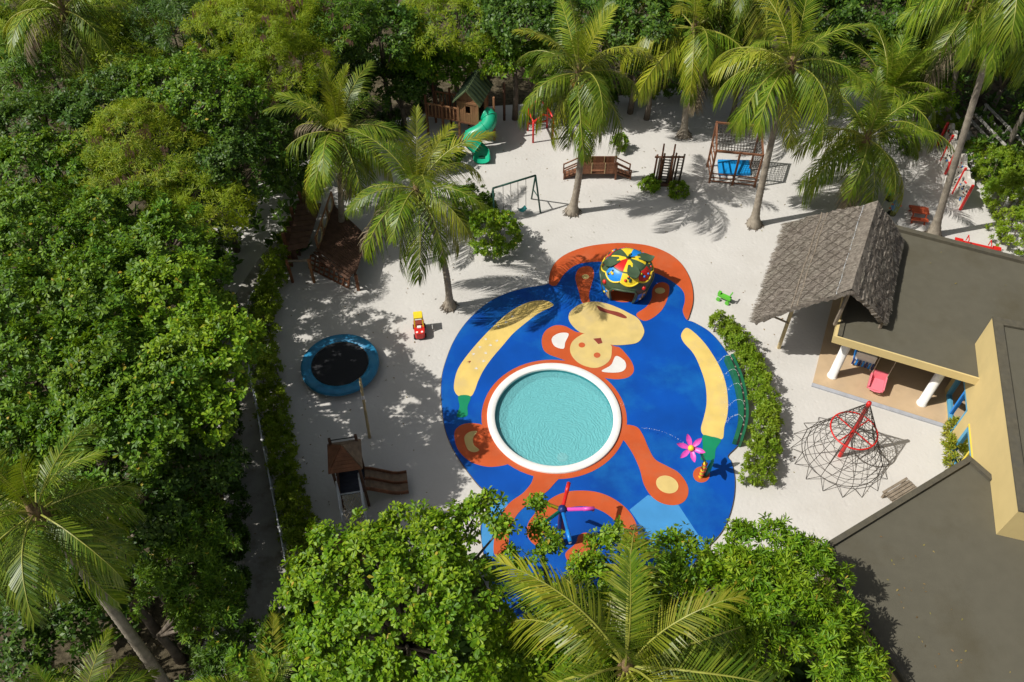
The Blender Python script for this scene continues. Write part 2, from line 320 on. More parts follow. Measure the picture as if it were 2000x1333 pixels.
M['l_hedge'] = leafmat('hedge_leaf', [(.11, .20, .010), (.175, .28, .014), (.26, .35, .03)], .34, (.36, .46, .02))
M['l_croton'] = leafmat('croton_leaf', [(.14, .24, .02), (.32, .36, .03), (.45, .42, .04)], .3, (.4, .4, .04))

# ------------------------------------------------------------------ ground
PC = at(1082, 815); PR = 2.484
def circ(c, r, n=64, r2=None): return [Vector((c[0] + r * math.cos(2 * math.pi * k / n), c[1] + (r2 or r) * math.sin(2 * math.pi * k / n), 0)) for k in range(n)]
def gp(pts, z=0): return [at(x, y, z) for x, y in pts]
g = MB(); g.sheet([[(-150, -60), (150, -60), (150, 220), (-150, 220)], circ(PC, 2.3)[::-1]], 0); g.build('sand_ground', M['sand'], kind='structure')
ff = [Vector(p) for p in ((-150, -60, 0), (-8, -60, 0))] + catmull(gp([(330, 1420), (400, 1250), (440, 1100), (440, 1000), (420, 850), (400, 700), (380, 560), (400, 470), (480, 380), (560, 330), (700, 262), (830, 222), (1000, 205), (1120, 198), (1230, 185), (1420, 160), (1520, 172), (1640, 150), (1760, 190), (1800, 240), (1850, 205), (1960, 330), (2080, 420)]), 5, False) + [Vector((60, 20, 0)), Vector((150, 20, 0)), Vector((150, 220, 0)), Vector((-150, 220, 0))]
g = MB(); g.sheet([ff], .004); g.build('forest_floor', M['litter'], kind='structure')
bed = catmull(gp([(545, 1260), (600, 1160), (660, 1115), (760, 1095), (880, 1100), (935, 1120), (985, 1212), (1080, 1258), (1190, 1246), (1290, 1192), (1385, 1105), (1470, 1108), (1560, 1170), (1660, 1330), (1720, 1500), (1640, 1700), (900, 1750), (520, 1650), (540, 1400)]), 5)
g = MB(); g.sheet([bed[::-1]], .006); g.build('planting_bed', M['litter'], kind='structure')
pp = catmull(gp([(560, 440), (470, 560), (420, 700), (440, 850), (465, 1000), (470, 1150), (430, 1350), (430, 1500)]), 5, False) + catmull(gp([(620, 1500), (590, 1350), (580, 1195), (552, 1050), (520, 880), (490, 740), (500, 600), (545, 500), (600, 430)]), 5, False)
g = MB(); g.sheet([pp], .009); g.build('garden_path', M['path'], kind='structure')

# ------------------------------------------------------------------ the rubber play surface and its inlays
A = lambda L: [(820 + x / 3.0303, 440 + y / 3.0303) for x, y in L]
B = lambda L: [(820 + x / 3.0303, 840 + y / 3.0303) for x, y in L]
D = lambda L: [(540 + x / 3.174, 640 + y / 3.174) for x, y in L]
ZP = .06
pad_px = [(862, 765), (864, 735), (872, 705), (885, 672), (903, 642), (925, 617), (955, 592), (990, 575), (1030, 564), (1072, 556), (1075, 535), (1085, 515), (1105, 499), (1135, 487), (1170, 480), (1215, 477), (1260, 481), (1295, 492), (1322, 509), (1340, 532), (1351, 560), (1353, 590), (1347, 615), (1341, 627), (1355, 632), (1385, 650), (1410, 678), (1430, 710), (1446, 745), (1455, 785), (1457, 815), (1453, 845), (1440, 872), (1421, 892), (1428, 905), (1434, 935), (1433, 970), (1425, 1005), (1412, 1035), (1392, 1060), (1372, 1078), (1340, 1120), (1280, 1180), (1180, 1230), (1080, 1240), (1000, 1200), (955, 1125), (942, 1060), (940, 1030), (950, 1000), (964, 976), (950, 962), (935, 949), (909, 916), (886, 880), (870, 840), (864, 800)]
pad = MB(); pl = catmull(gp(pad_px), 4); pad.prism(pl, .0, ZP, [circ(PC, 2.3)[::-1]])
pad_o = pad.build('play_surface', M['blue'], kind='structure')
def inlay(name, px, m, lv=1, smooth=True, hole=None, n=5):
    b = MB(); loops = [catmull(gp(px), n) if smooth else gp(px)]
    if hole: loops.append(hole)
    b.sheet(loops, ZP + .004 * lv); return b.build(name, M[m], pad_o)
def disc(name, px, py, rx, ry, m, lv=1, rot=0):
    r = R(rot); inlay(name, [(px + rx * math.cos(t) * math.cos(r) - ry * math.sin(t) * math.sin(r), py + rx * math.cos(t) * math.sin(r) + ry * math.sin(t) * math.cos(r)) for t in [2 * math.pi * k / 16 for k in range(16)]], m, lv, n=3)
b = MB(); rim_e = [p for p in pl]; b.tube([Vector((p.x, p.y, .03)) for p in pl], .028, 6, True); b.build('edge_strip', M['kerb'], pad_o, kind='stuff')
inlay('canopy_arc_inlay', [(1072, 556), (1075, 535), (1085, 515), (1105, 499), (1135, 487), (1170, 480), (1215, 477), (1260, 481), (1295, 492), (1322, 509), (1340, 532), (1351, 560), (1353, 590), (1347, 615), (1341, 627), (1333, 610), (1337, 590), (1334, 572), (1318, 556), (1290, 540), (1262, 530), (1230, 520), (1180, 514), (1140, 516), (1118, 524), (1100, 540), (1086, 560)], 'orange', 2)
inlay('light_wedge_inlay', [(1229, 998), (1265, 969), (1325, 989), (1352, 1030), (1379, 1070), (1330, 1106), (1280, 1070)], 'mid', 1, False)
inlay('light_edge_inlay', B([(385, 500), (440, 430), (520, 440), (470, 540), (440, 650), (430, 760), (372, 690), (368, 600)]), 'mid', 1)
inlay('pool_surround_inlay', [], 'orange', 2) if False else None
b = MB(); b.sheet([circ(PC, PR * 1.085), circ(PC, 2.3)[::-1]], ZP + .008); b.build('pool_surround_inlay', M['orange'], pad_o)
inlay('banana_inlay', A([(790, 475), (740, 452), (660, 458), (580, 490), (500, 545), (420, 620), (340, 705), (270, 790), (225, 860), (205, 930), (205, 985), (235, 1020), (300, 1020), (325, 985), (345, 930), (380, 860), (430, 790), (490, 720), (550, 650), (620, 590), (700, 530), (770, 495)]), 'banana', 1)
inlay('banana_stem_inlay', A([(230, 1018), (300, 1020), (283, 1080), (280, 1135), (220, 1140), (235, 1080)]), 'greenr', 2)
inlay('banana_inlay', A([(1575, 615), (1620, 640), (1680, 700), (1730, 770), (1780, 860), (1810, 950), (1822, 1050), (1818, 1130), (1800, 1200), (1790, 1270), (1740, 1260), (1680, 1250), (1662, 1210), (1680, 1140), (1695, 1060), (1690, 960), (1665, 870), (1620, 770), (1560, 700), (1545, 655)]), 'banana', 1)
inlay('banana_stem_inlay', B([(1672, 40), (1720, 45), (1780, 65), (1750, 120), (1740, 180), (1700, 185), (1660, 180), (1672, 110)]), 'greenr', 2)
inlay('monkey_head_inlay', A([(930, 640), (860, 605), (800, 600), (745, 630), (722, 680), (730, 740), (765, 772), (840, 800), (950, 850), (1060, 900), (1120, 915), (1180, 918), (1235, 905), (1265, 870), (1255, 820), (1220, 770), (1180, 730), (1140, 718), (1000, 640)]), 'orange', 1)
inlay('monkey_face_inlay', A([(1135, 745), (1130, 790), (1110, 820), (1070, 845), (1020, 852), (950, 830), (905, 790), (888, 745), (900, 700), (940, 665), (990, 648), (1080, 680), (1130, 718)]), 'cream', 3)
inlay('hat_inlay', A([(880, 560), (890, 520), (940, 480), (1020, 460), (1100, 470), (1180, 500), (1240, 530), (1290, 560), (1320, 610), (1325, 650), (1290, 700), (1220, 715), (1130, 715), (1050, 680), (985, 652), (945, 640), (900, 600)]), 'cream', 4)
inlay('hat_band_inlay', A([(1050, 485), (1110, 508), (1180, 525), (1222, 550), (1210, 560), (1140, 538), (1085, 522), (1060, 510)]), 'maroon', 5)
inlay('nose_inlay', A([(1025, 680), (1070, 675), (1080, 705), (1055, 712)]), 'maroon', 5, False)
disc('eye_inlay', 820 + 958 / 3.03, 440 + 717 / 3.03, 6.4, 5, 'orange', 4); disc('eye_inlay', 820 + 1048 / 3.03, 440 + 777 / 3.03, 6.6, 5.2, 'orange', 4)
inlay('ear_inlay', A([(880, 650), (830, 645), (790, 665), (780, 690), (800, 725), (850, 738), (860, 700)]), 'whiter', 2)
inlay('ear_inlay', A([(1160, 782), (1210, 810), (1218, 850), (1190, 875), (1130, 880), (1075, 870), (1130, 835)]), 'whiter', 3)
inlay('arm_inlay', A([(1440, 345), (1475, 370), (1465, 440), (1430, 510), (1370, 560), (1320, 572), (1280, 535), (1340, 490), (1370, 440), (1375, 390), (1400, 355)]), 'orange', 2)
disc('palm_spot_inlay', 820 + 1420 / 3.03, 440 + 395 / 3.03, 10, 6, 'cream', 3)
inlay('arm_inlay', A([(920, 310), (940, 265), (985, 248), (1020, 260), (1030, 300), (1015, 360), (1000, 420), (1005, 465), (960, 465), (940, 400), (925, 350)]), 'orange', 1)
disc('palm_spot_inlay', 820 + 980 / 3.03, 440 + 312 / 3.03, 7, 4.5, 'cream', 2)
inlay('foot_inlay', D([(1110, 640), (1160, 605), (1230, 600), (1290, 620), (1330, 700), (1440, 800), (1440, 850), (1340, 870), (1260, 860), (1190, 830), (1130, 770), (1105, 700)]), 'orange', 1)
inlay('sole_spot_inlay', D([(1165, 690), (1195, 655), (1245, 650), (1220, 690), (1225, 735), (1258, 765), (1225, 780), (1185, 760)]), 'cream', 2)
inlay('leg_inlay', B([(1280, -12), (1320, 40), (1350, 110), (1390, 180), (1460, 220), (1530, 260), (1580, 330), (1585, 390), (1555, 435), (1500, 452), (1430, 440), (1370, 400), (1325, 330), (1300, 240), (1260, 150), (1215, 80), (1180, 40), (1200, -20)]), 'orange', 3)
disc('sole_spot_inlay', 820 + 1462 / 3.03, 840 + 330 / 3.03, 22.5, 16.5, 'cream', 4, 22)
inlay('tail_inlay', B([(840, 262), (790, 330), (740, 380), (650, 440), (590, 490), (550, 550), (530, 620), (520, 700), (480, 760), (440, 740), (440, 650), (460, 560), (490, 490), (540, 430), (610, 380), (660, 320), (685, 262), (760, 250)]), 'orange', 3)
inlay('curl_inlay', B([(640, 560), (700, 480), (780, 410), (860, 375), (950, 365), (1050, 375), (1140, 410), (1220, 470), (1270, 540), (1290, 620), (1270, 690), (1220, 660), (1205, 610), (1170, 560), (1100, 500), (1020, 465), (950, 458), (870, 470), (800, 510), (750, 570), (720, 640), (690, 690), (640, 640)]), 'orange', 2)
inlay('curl_tip_inlay', B([(920, 680), (940, 630), (990, 615), (1030, 650), (1040, 720), (1000, 790), (900, 800), (860, 740)]), 'orange', 4)
disc('dome_floor_inlay', 1219, 563, 44, 30, 'orange', 3); disc('flower_base_inlay', 820 + 1665 / 3.03, 840 + 270 / 3.03, 16.5, 15.5, 'orange', 1)
for x, y in ((545, 552), (505, 585), (463, 612), (395, 685), (462, 688), (350, 725), (425, 720), (325, 768), (395, 768), (300, 812), (372, 815), (340, 858)):
    q = at(*A([(x, y)])[0]); a0 = random.Random(x).uniform(0, 6.28); b = MB()
    for k in (-.5, 0, .5):
        d = Vector((math.cos(a0 + k), math.sin(a0 + k), 0)); e = Vector((-d.y, d.x, 0)) * .022
        b.sheet([[q - e, q + d * .14, q + e]], ZP + .009 + .0008 * (k + .5))
    b.build('footprint_inlay', M['whiter'] if (x // 5) % 3 else M['maroon'], pad_o)

# ------------------------------------------------------------------ paddling pool
po = thing('paddling_pool', 'round paddling pool with white rim and rippled turquoise water', 'pool', (PC.x, PC.y, 0))
MB().lathe([(PR, .0), (PR, .13), (PR - .02, .15), (PR - .27, .15), (PR - .29, .13), (PR - .29, .03)], 96, PC).build('rim', M['rim'], po, True)
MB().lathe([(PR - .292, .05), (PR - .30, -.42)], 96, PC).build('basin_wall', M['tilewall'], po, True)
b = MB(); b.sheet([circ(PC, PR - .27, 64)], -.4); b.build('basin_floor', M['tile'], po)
MB().lathe([(0, 0), (.17, 0), (.2, -.012), (.2, -.03)], 24, at(1099, 888, -.2) + Vector((0, 0, -.17))).build('drain', M['white'], po)
b = MB(); b.sheet([circ(PC, PR - .293, 96)], 0); wo = b.build('water_surface', M['water'], po); wo.location.z = -.06

# ------------------------------------------------------------------ palms
rngp = np.random.default_rng(7)
def frond_mesh(name, L, elev, droop, hang, ms, seed, dry=False, thin=1.):
    rn = random.Random(seed); N = 14; pts = [Vector((0, 0, 0))]; T = []
    for i in range(N):
        a = R(elev - droop * ((i + .5) / N) ** 1.25); t = Vector((math.cos(a), rn.uniform(-.02, .02), math.sin(a))).normalized(); T.append(t); pts.append(pts[-1] + t * L / N)
    T.append(T[-1]); mb = MB(); mb.cur = 1
    mb.tube(pts, [.033 * (1 - .86 * i / N) for i in range(N + 1)], 5); mb.cur = 0
    n = 50; gap = [0, 0]
    for i in range(n):
        s = .13 + .87 * (i / (n - 1)); f = s * N; k = min(int(f), N - 1); p = pts[k].lerp(pts[k + 1], f - k); t = T[k]; side = Vector((0, 1, 0)); up = side.cross(t) * -1
        if up.z < 0 and elev - droop * s > -80: up = -up
        l = (.92 * math.sin(math.pi * min(1, .16 + .80 * s)) ** .65 + .08) * L * .285
        ph = R(72 - 46 * s)
        for sg in (-1, 1):
            if rn.random() < (.22 if dry else .05) or gap[sg > 0] > 0: gap[sg > 0] -= 1; continue
            if rn.random() < .02: gap[sg > 0] = 2
            ll = l * rn.uniform(.82, 1.12); h = hang * rn.uniform(.75, 1.3)
            d = (t * math.cos(ph) + side * sg * math.sin(ph) + up * (.28 - .35 * h) + Vector((rn.uniform(-.07, .07), rn.uniform(-.07, .07), rn.uniform(-.06, .06)))).normalized()
            p1 = p + d * ll * .5 + Vector((0, 0, -.10 * h * ll)); p2 = p + d * ll * (1 - .12 * h) + Vector((0, 0, -.52 * h * ll))
            wv = (t - d * t.dot(d)).normalized(); w0, w1 = .013 * thin, .0205 * thin
            mb.add([p - wv * w0, p + wv * w0, p1 + wv * w1, p1 - wv * w1, p2], [(0, 1, 2, 3), (3, 2, 4)])
    me = bpy.data.meshes.new(name); me.from_pydata([tuple(v) for v in mb.v], [], mb.f)
    for m in ms: me.materials.append(m)
    me.polygons.foreach_set('material_index', mb.mi); me.update(); return me
CLS = [(82, 28, .3), (62, 66, .55), (40, 90, .9), (18, 94, 1.3), (-8, 78, 1.5), (-34, 54, 1.45), (-58, 30, 1.25)]
FR = {c: [frond_mesh('frond', 3.3, *CLS[c], [M['frond'], M['rachis']], 10 * c + v) for v in range(3)] for c in range(7)}
FRY = {c: [frond_mesh('frond', 3.3, *CLS[c], [M['frondy'], M['rachis']], 100 + 10 * c + v) for v in range(2)] for c in range(7)}
FRD = {c: [frond_mesh('frond', 3.1, *CLS[c], [M['frondd'], M['rachis']], 200 + 10 * c + v, True) for v in range(2)] for c in (3, 4, 5, 6)}
def palm(label, base, crown, n=24, scale=1., seed=0, mix=(3, 4, 4, 5, 4, 3, 1), dry=.12, yel=.15, r0=.17, bend=0., nuts=0, rot=0., root=True):
    """base, crown: world points; mix: fronds per droop class"""
    rn = random.Random(seed); base, crown = Vector(base), Vector(crown)
    t = thing('coconut_palm', label, 'palm tree', base, 'coconut palms in and around the playground')
    mid = (base + crown) / 2 + Vector((bend, 0, 0)); N = 16; pts = []; rs = []
    for i in range(N + 1):
        s = i / N; p = base * (1 - s) ** 2 + mid * 2 * s * (1 - s) + crown * s * s; pts.append(p)
        rs.append(r0 * (1 - .42 * s) + (r0 * 1.1 * max(0, 1 - s * 9) ** 2 if root else 0))
    b = MB(); dense = []; dr = []
    for i in range(N * 5 + 1):
        f = i / 5; k = min(int(f), N - 1); dense.append(pts[k].lerp(pts[k + 1], f - k)); dr.append((rs[k] * (1 - f + k) + rs[k + 1] * (f - k)) * (1.06 if i % 2 else .97))
    b.tube(dense, dr, 10); b.build('trunk', M['trunk'], t, True)
    if root:
        b = MB()
        for k in range(26):
            a = rn.uniform(0, 6.28); d = Vector((math.cos(a), math.sin(a), 0)); L = rn.uniform(.22, .36) * r0 / .17
            b.tube([base + d * r0 * 1.0 + Vector((0, 0, rn.uniform(.2, .4))), base + d * (r0 + L * .5) + Vector((0, 0, .1)), base + d * (r0 + L) + Vector((0, 0, -.03))], [.022, .02, .012], 4)
        b.build('root_ball', M['bark'], t, kind='stuff')
    b = MB(); b.lathe([(.10, -.75), (.16, -.45), (.2, -.15), (.17, .1), (.09, .45), (.03, .75)], 10, crown); b.build('crown_heart', M['fiber'], t, True)
    cl = [c for c, m_ in enumerate(mix) for _ in range(m_ + (1 if c in (3, 5) else 0))]; tot = len(cl); a = rn.uniform(0, 6.28) + R(rot)
    for i, c in enumerate(cl):
        a += 2.39996 + rn.uniform(-.25, .25)
        u = rn.random(); lib = FRD if (c in FRD and u < dry * (1.8 if c > 4 else .7)) else (FRY if u > 1 - yel else FR)
        o = link('frond', rn.choice(lib[c]), t); s = scale * rn.uniform(.84, 1.1) * (.9 if c == 0 else 1)
        o.location = crown - base + Vector((math.cos(a) * .08, math.sin(a) * .08, .1 + .05 * (3 - c))); o.rotation_euler = (rn.uniform(-.25, .25), rn.uniform(-.12, .12), a); o.scale = (s, s, s)
    for k in range(nuts):
        a = rn.uniform(0, 6.28); b = MB(); b.ball(crown + Vector((math.cos(a) * .27, math.sin(a) * .27, -.32 + rn.uniform(-.12, .12))), (.11, .11, .14), 8, 5); b.build('coconut', M['nut'], t, True)
    return t
def palm_px(label, bpx, cpx, h, **k): return palm(label, at(*bpx), at(*cpx, h), **k)
palm_px('coconut palm beside the toy car with its crown over the round bush', (878, 600), (815, 375), 6.08, seed=1, bend=.55, mix=(3, 4, 4, 5, 4, 3, 1), scale=.95, dry=.06, yel=.25, r0=.15)
palm_px('coconut palm growing through the dark timber play deck by the hedge', (668, 462), (662, 262), 5.6, seed=2, mix=(4, 4, 4, 5, 4, 3, 2), scale=.95, dry=.16, yel=.15, nuts=3, r0=.15)
palm_px('tall curving coconut palm at the end of the wooden tunnel bridge', (1117, 415), (1130, 148), 7.2, seed=3, bend=.55, mix=(4, 4, 3, 4, 5, 4, 3), scale=1.0, dry=.22, yel=.2, nuts=5, r0=.17)
palm_px('coconut palm with flared foot between the bush and the rope net frame', (1335, 265), (1355, 60), 5.6, seed=4, mix=(2, 3, 4, 5, 5, 4, 2), scale=1.15, dry=.1, yel=.35, r0=.18)
palm_px('coconut palm leaning before the blue mat in the middle of the sand', (1472, 440), (1545, 130), 8.0, seed=5, bend=-.15, mix=(3, 4, 4, 5, 5, 3, 1), scale=1.0, dry=.25, yel=.22, r0=.17)
palm_px('short young palm with wide fronds just behind the thatched roof', (1672, 392), (1692, 275), 3.5, seed=6, mix=(2, 3, 4, 6, 5, 3, 1), scale=1.08, dry=.08, yel=.2, nuts=5, r0=.15, root=False)
palm_px('short upright dark palm behind the young palm near the thatch', (1722, 275), (1728, 192), 3.2, seed=7, mix=(7, 7, 5, 4, 2, 0, 0), scale=1.05, dry=.0, yel=.05, r0=.13, root=False)
palm_px('very tall slim grey palm rising in front of the climbing wall', (1822, 460), (1985, -75), 12.6, seed=8, mix=(3, 4, 4, 5, 4, 4, 2), scale=1.1, dry=.12, yel=.25, r0=.16)
palm_px('tall dark trunked palm behind the far end of the climbing wall', (1845, 255), (1892, 18), 6.9, seed=9, mix=(3, 3, 4, 5, 5, 4, 2), scale=1.1, dry=.12, yel=.3, r0=.15)
palm_px('palm with bare brown trunk leaning beside the white stair railing', (1960, 300), (2095, 40), 7.4, seed=10, mix=(2, 3, 4, 4, 3, 2, 1), scale=.9, dry=.1, yel=.2, r0=.14)
palm_px('thin trunked palm rising out of the trees behind the net frame', (1450, 238), (1478, -40), 7.6, seed=11, mix=(2, 3, 4, 5, 5, 4, 2), scale=1.05, dry=.1, yel=.35, r0=.14)
palm('big foreground palm spreading over the trees below the pool', at(1222, 1300, 6.2) + Vector((.1, .1, -6.2)), at(1222, 1305, 6.2), seed=23, rot=-27, mix=(2, 3, 5, 7, 5, 3, 1), scale=1.12, dry=.0, yel=.4, r0=.18)
palm('dark foreground palm with leaning grey trunk in the left bottom corner', at(345, 1372), at(75, 1005, 9.0), seed=13, mix=(3, 3, 3, 5, 5, 4, 1), scale=.78, dry=.0, yel=.12, r0=.17, bend=.2)
palm_px('palm standing in the forest at the top left corner of the photo', (200, 260), (125, 25), 7.6, seed=14, mix=(3, 4, 4, 5, 5, 4, 1), scale=1.1, dry=.1, yel=.15, r0=.14)
palm('low palm at the bottom edge under the leaning grey trunk', at(165, 1400, 3.2) + Vector((0, 0, -3.2)), at(165, 1400, 3.2), seed=15, mix=(4, 4, 3, 3, 2, 0, 0), scale=.66, dry=.05, yel=.1, root=False)
palm('small palm poking up between the path and the foreground shrubs', at(525, 1380, 4.2) + Vector((0, 0, -4.2)), at(525, 1380, 4.2), seed=16, mix=(6, 4, 3, 2, 0, 0, 0), scale=.62, dry=.0, yel=.4, root=False, r0=.11)
palm_px('grey green palm half hidden in the trees behind the tall curving palm', (1195, 190), (1200, 20), 4.6, seed=17, mix=(4, 4, 4, 4, 3, 2, 1), scale=1.0, dry=.3, yel=.0, r0=.13)
palm_px('palm at the top right corner behind the tall slim trunk', (2030, 210), (2075, 30), 6.4, seed=18, mix=(3, 4, 4, 5, 4, 3, 1), scale=1.1, dry=.1, yel=.2, r0=.14)

# ------------------------------------------------------------------ broadleaf trees
def tree(label, blobs_px, kind, m, seed, name='broadleaf_tree', dens=1., size=1., pods=0, trunk=True, group='broadleaf trees around the playground'):
    rng = np.random.default_rng(seed); rn = random.Random(seed); bl = []
    for b in blobs_px:
        px, py, z, r = b[:4]; c = at(px, py, z)
        if len(b) > 4 and b[4] == 'x':          # single lump, as given
            bl.append((c.x, c.y, c.z, r, r, r * .8)); continue
        bl.append((c.x, c.y, c.z - r * .15, r * .72, r * .72, r * .55))
        k = 6
        for i in range(k):
            a = 2 * math.pi * (i + rn.uniform(-.3, .3)) / k; d = r * rn.uniform(.5, .72); q = r * rn.uniform(.34, .5)
            bl.append((c.x + math.cos(a) * d, c.y + math.sin(a) * d, c.z + rn.uniform(-.3, .12) * r, q, q, q * .82))
        for i in range(3):
            a = rn.uniform(0, 6.28); d = r * rn.uniform(.1, .4); q = r * rn.uniform(.28, .4); bl.append((c.x + math.cos(a) * d, c.y + math.sin(a) * d, c.z + r * .28, q, q, q * .8))
    cx = sum(b[0] for b in bl) / len(bl); cyy = sum(b[1] for b in bl) / len(bl); zt = min(b[2] for b in bl)
    if -13.5 < cx < -6.5 and cyy > 8: cx -= 1.9
    t = thing(name, label, 'tree', (cx, cyy, 0), group)
    foliage('crown', bl, kind, m, rng, t, dens, size)
    b = MB(); top = Vector((cx, cyy, max(.5, zt * .55))); b.tube([(cx, cyy, -.05), (cx + .05, cyy, top.z * .5), top], [.17, .13, .11], 8)
    for q in bl[::2]:
        c = Vector(q[:3]); e = top.lerp(c, .55) + Vector((0, 0, .25)); b.tube([top, e, c + Vector((0, 0, q[5] * .4))], [.075, .05, .02], 5)
    b.build('trunk', M['bark'], t, True)
    if pods:
        vs = []; fs = []; P_, N_ = tufts(bl, rng, 1.2, .3, 4, low=.05); idx = rng.permutation(len(P_))[:pods]; b = MB()
        for i in idx:
            p = Vector(P_[i]) + Vector((0, 0, .12))
            for k in range(9):
                o = Vector((rn.uniform(-.16, .16), rn.uniform(-.16, .16), rn.uniform(.0, .16))); l = rn.uniform(.2, .34); b.add([p + o, p + o + Vector((.035, .01, -l * .5)), p + o + Vector((rn.uniform(-.03, .03), 0, -l)), p + o + Vector((-.035, -.01, -l * .5))], [(0, 1, 2, 3)])
        b.build('seed_pods', M['pod'], t, kind='stuff')
    return t
LB, LM, LD, LF, LY = (M[k] for k in ('l_bright', 'l_mid', 'l_dark', 'l_feather', 'l_yellow'))
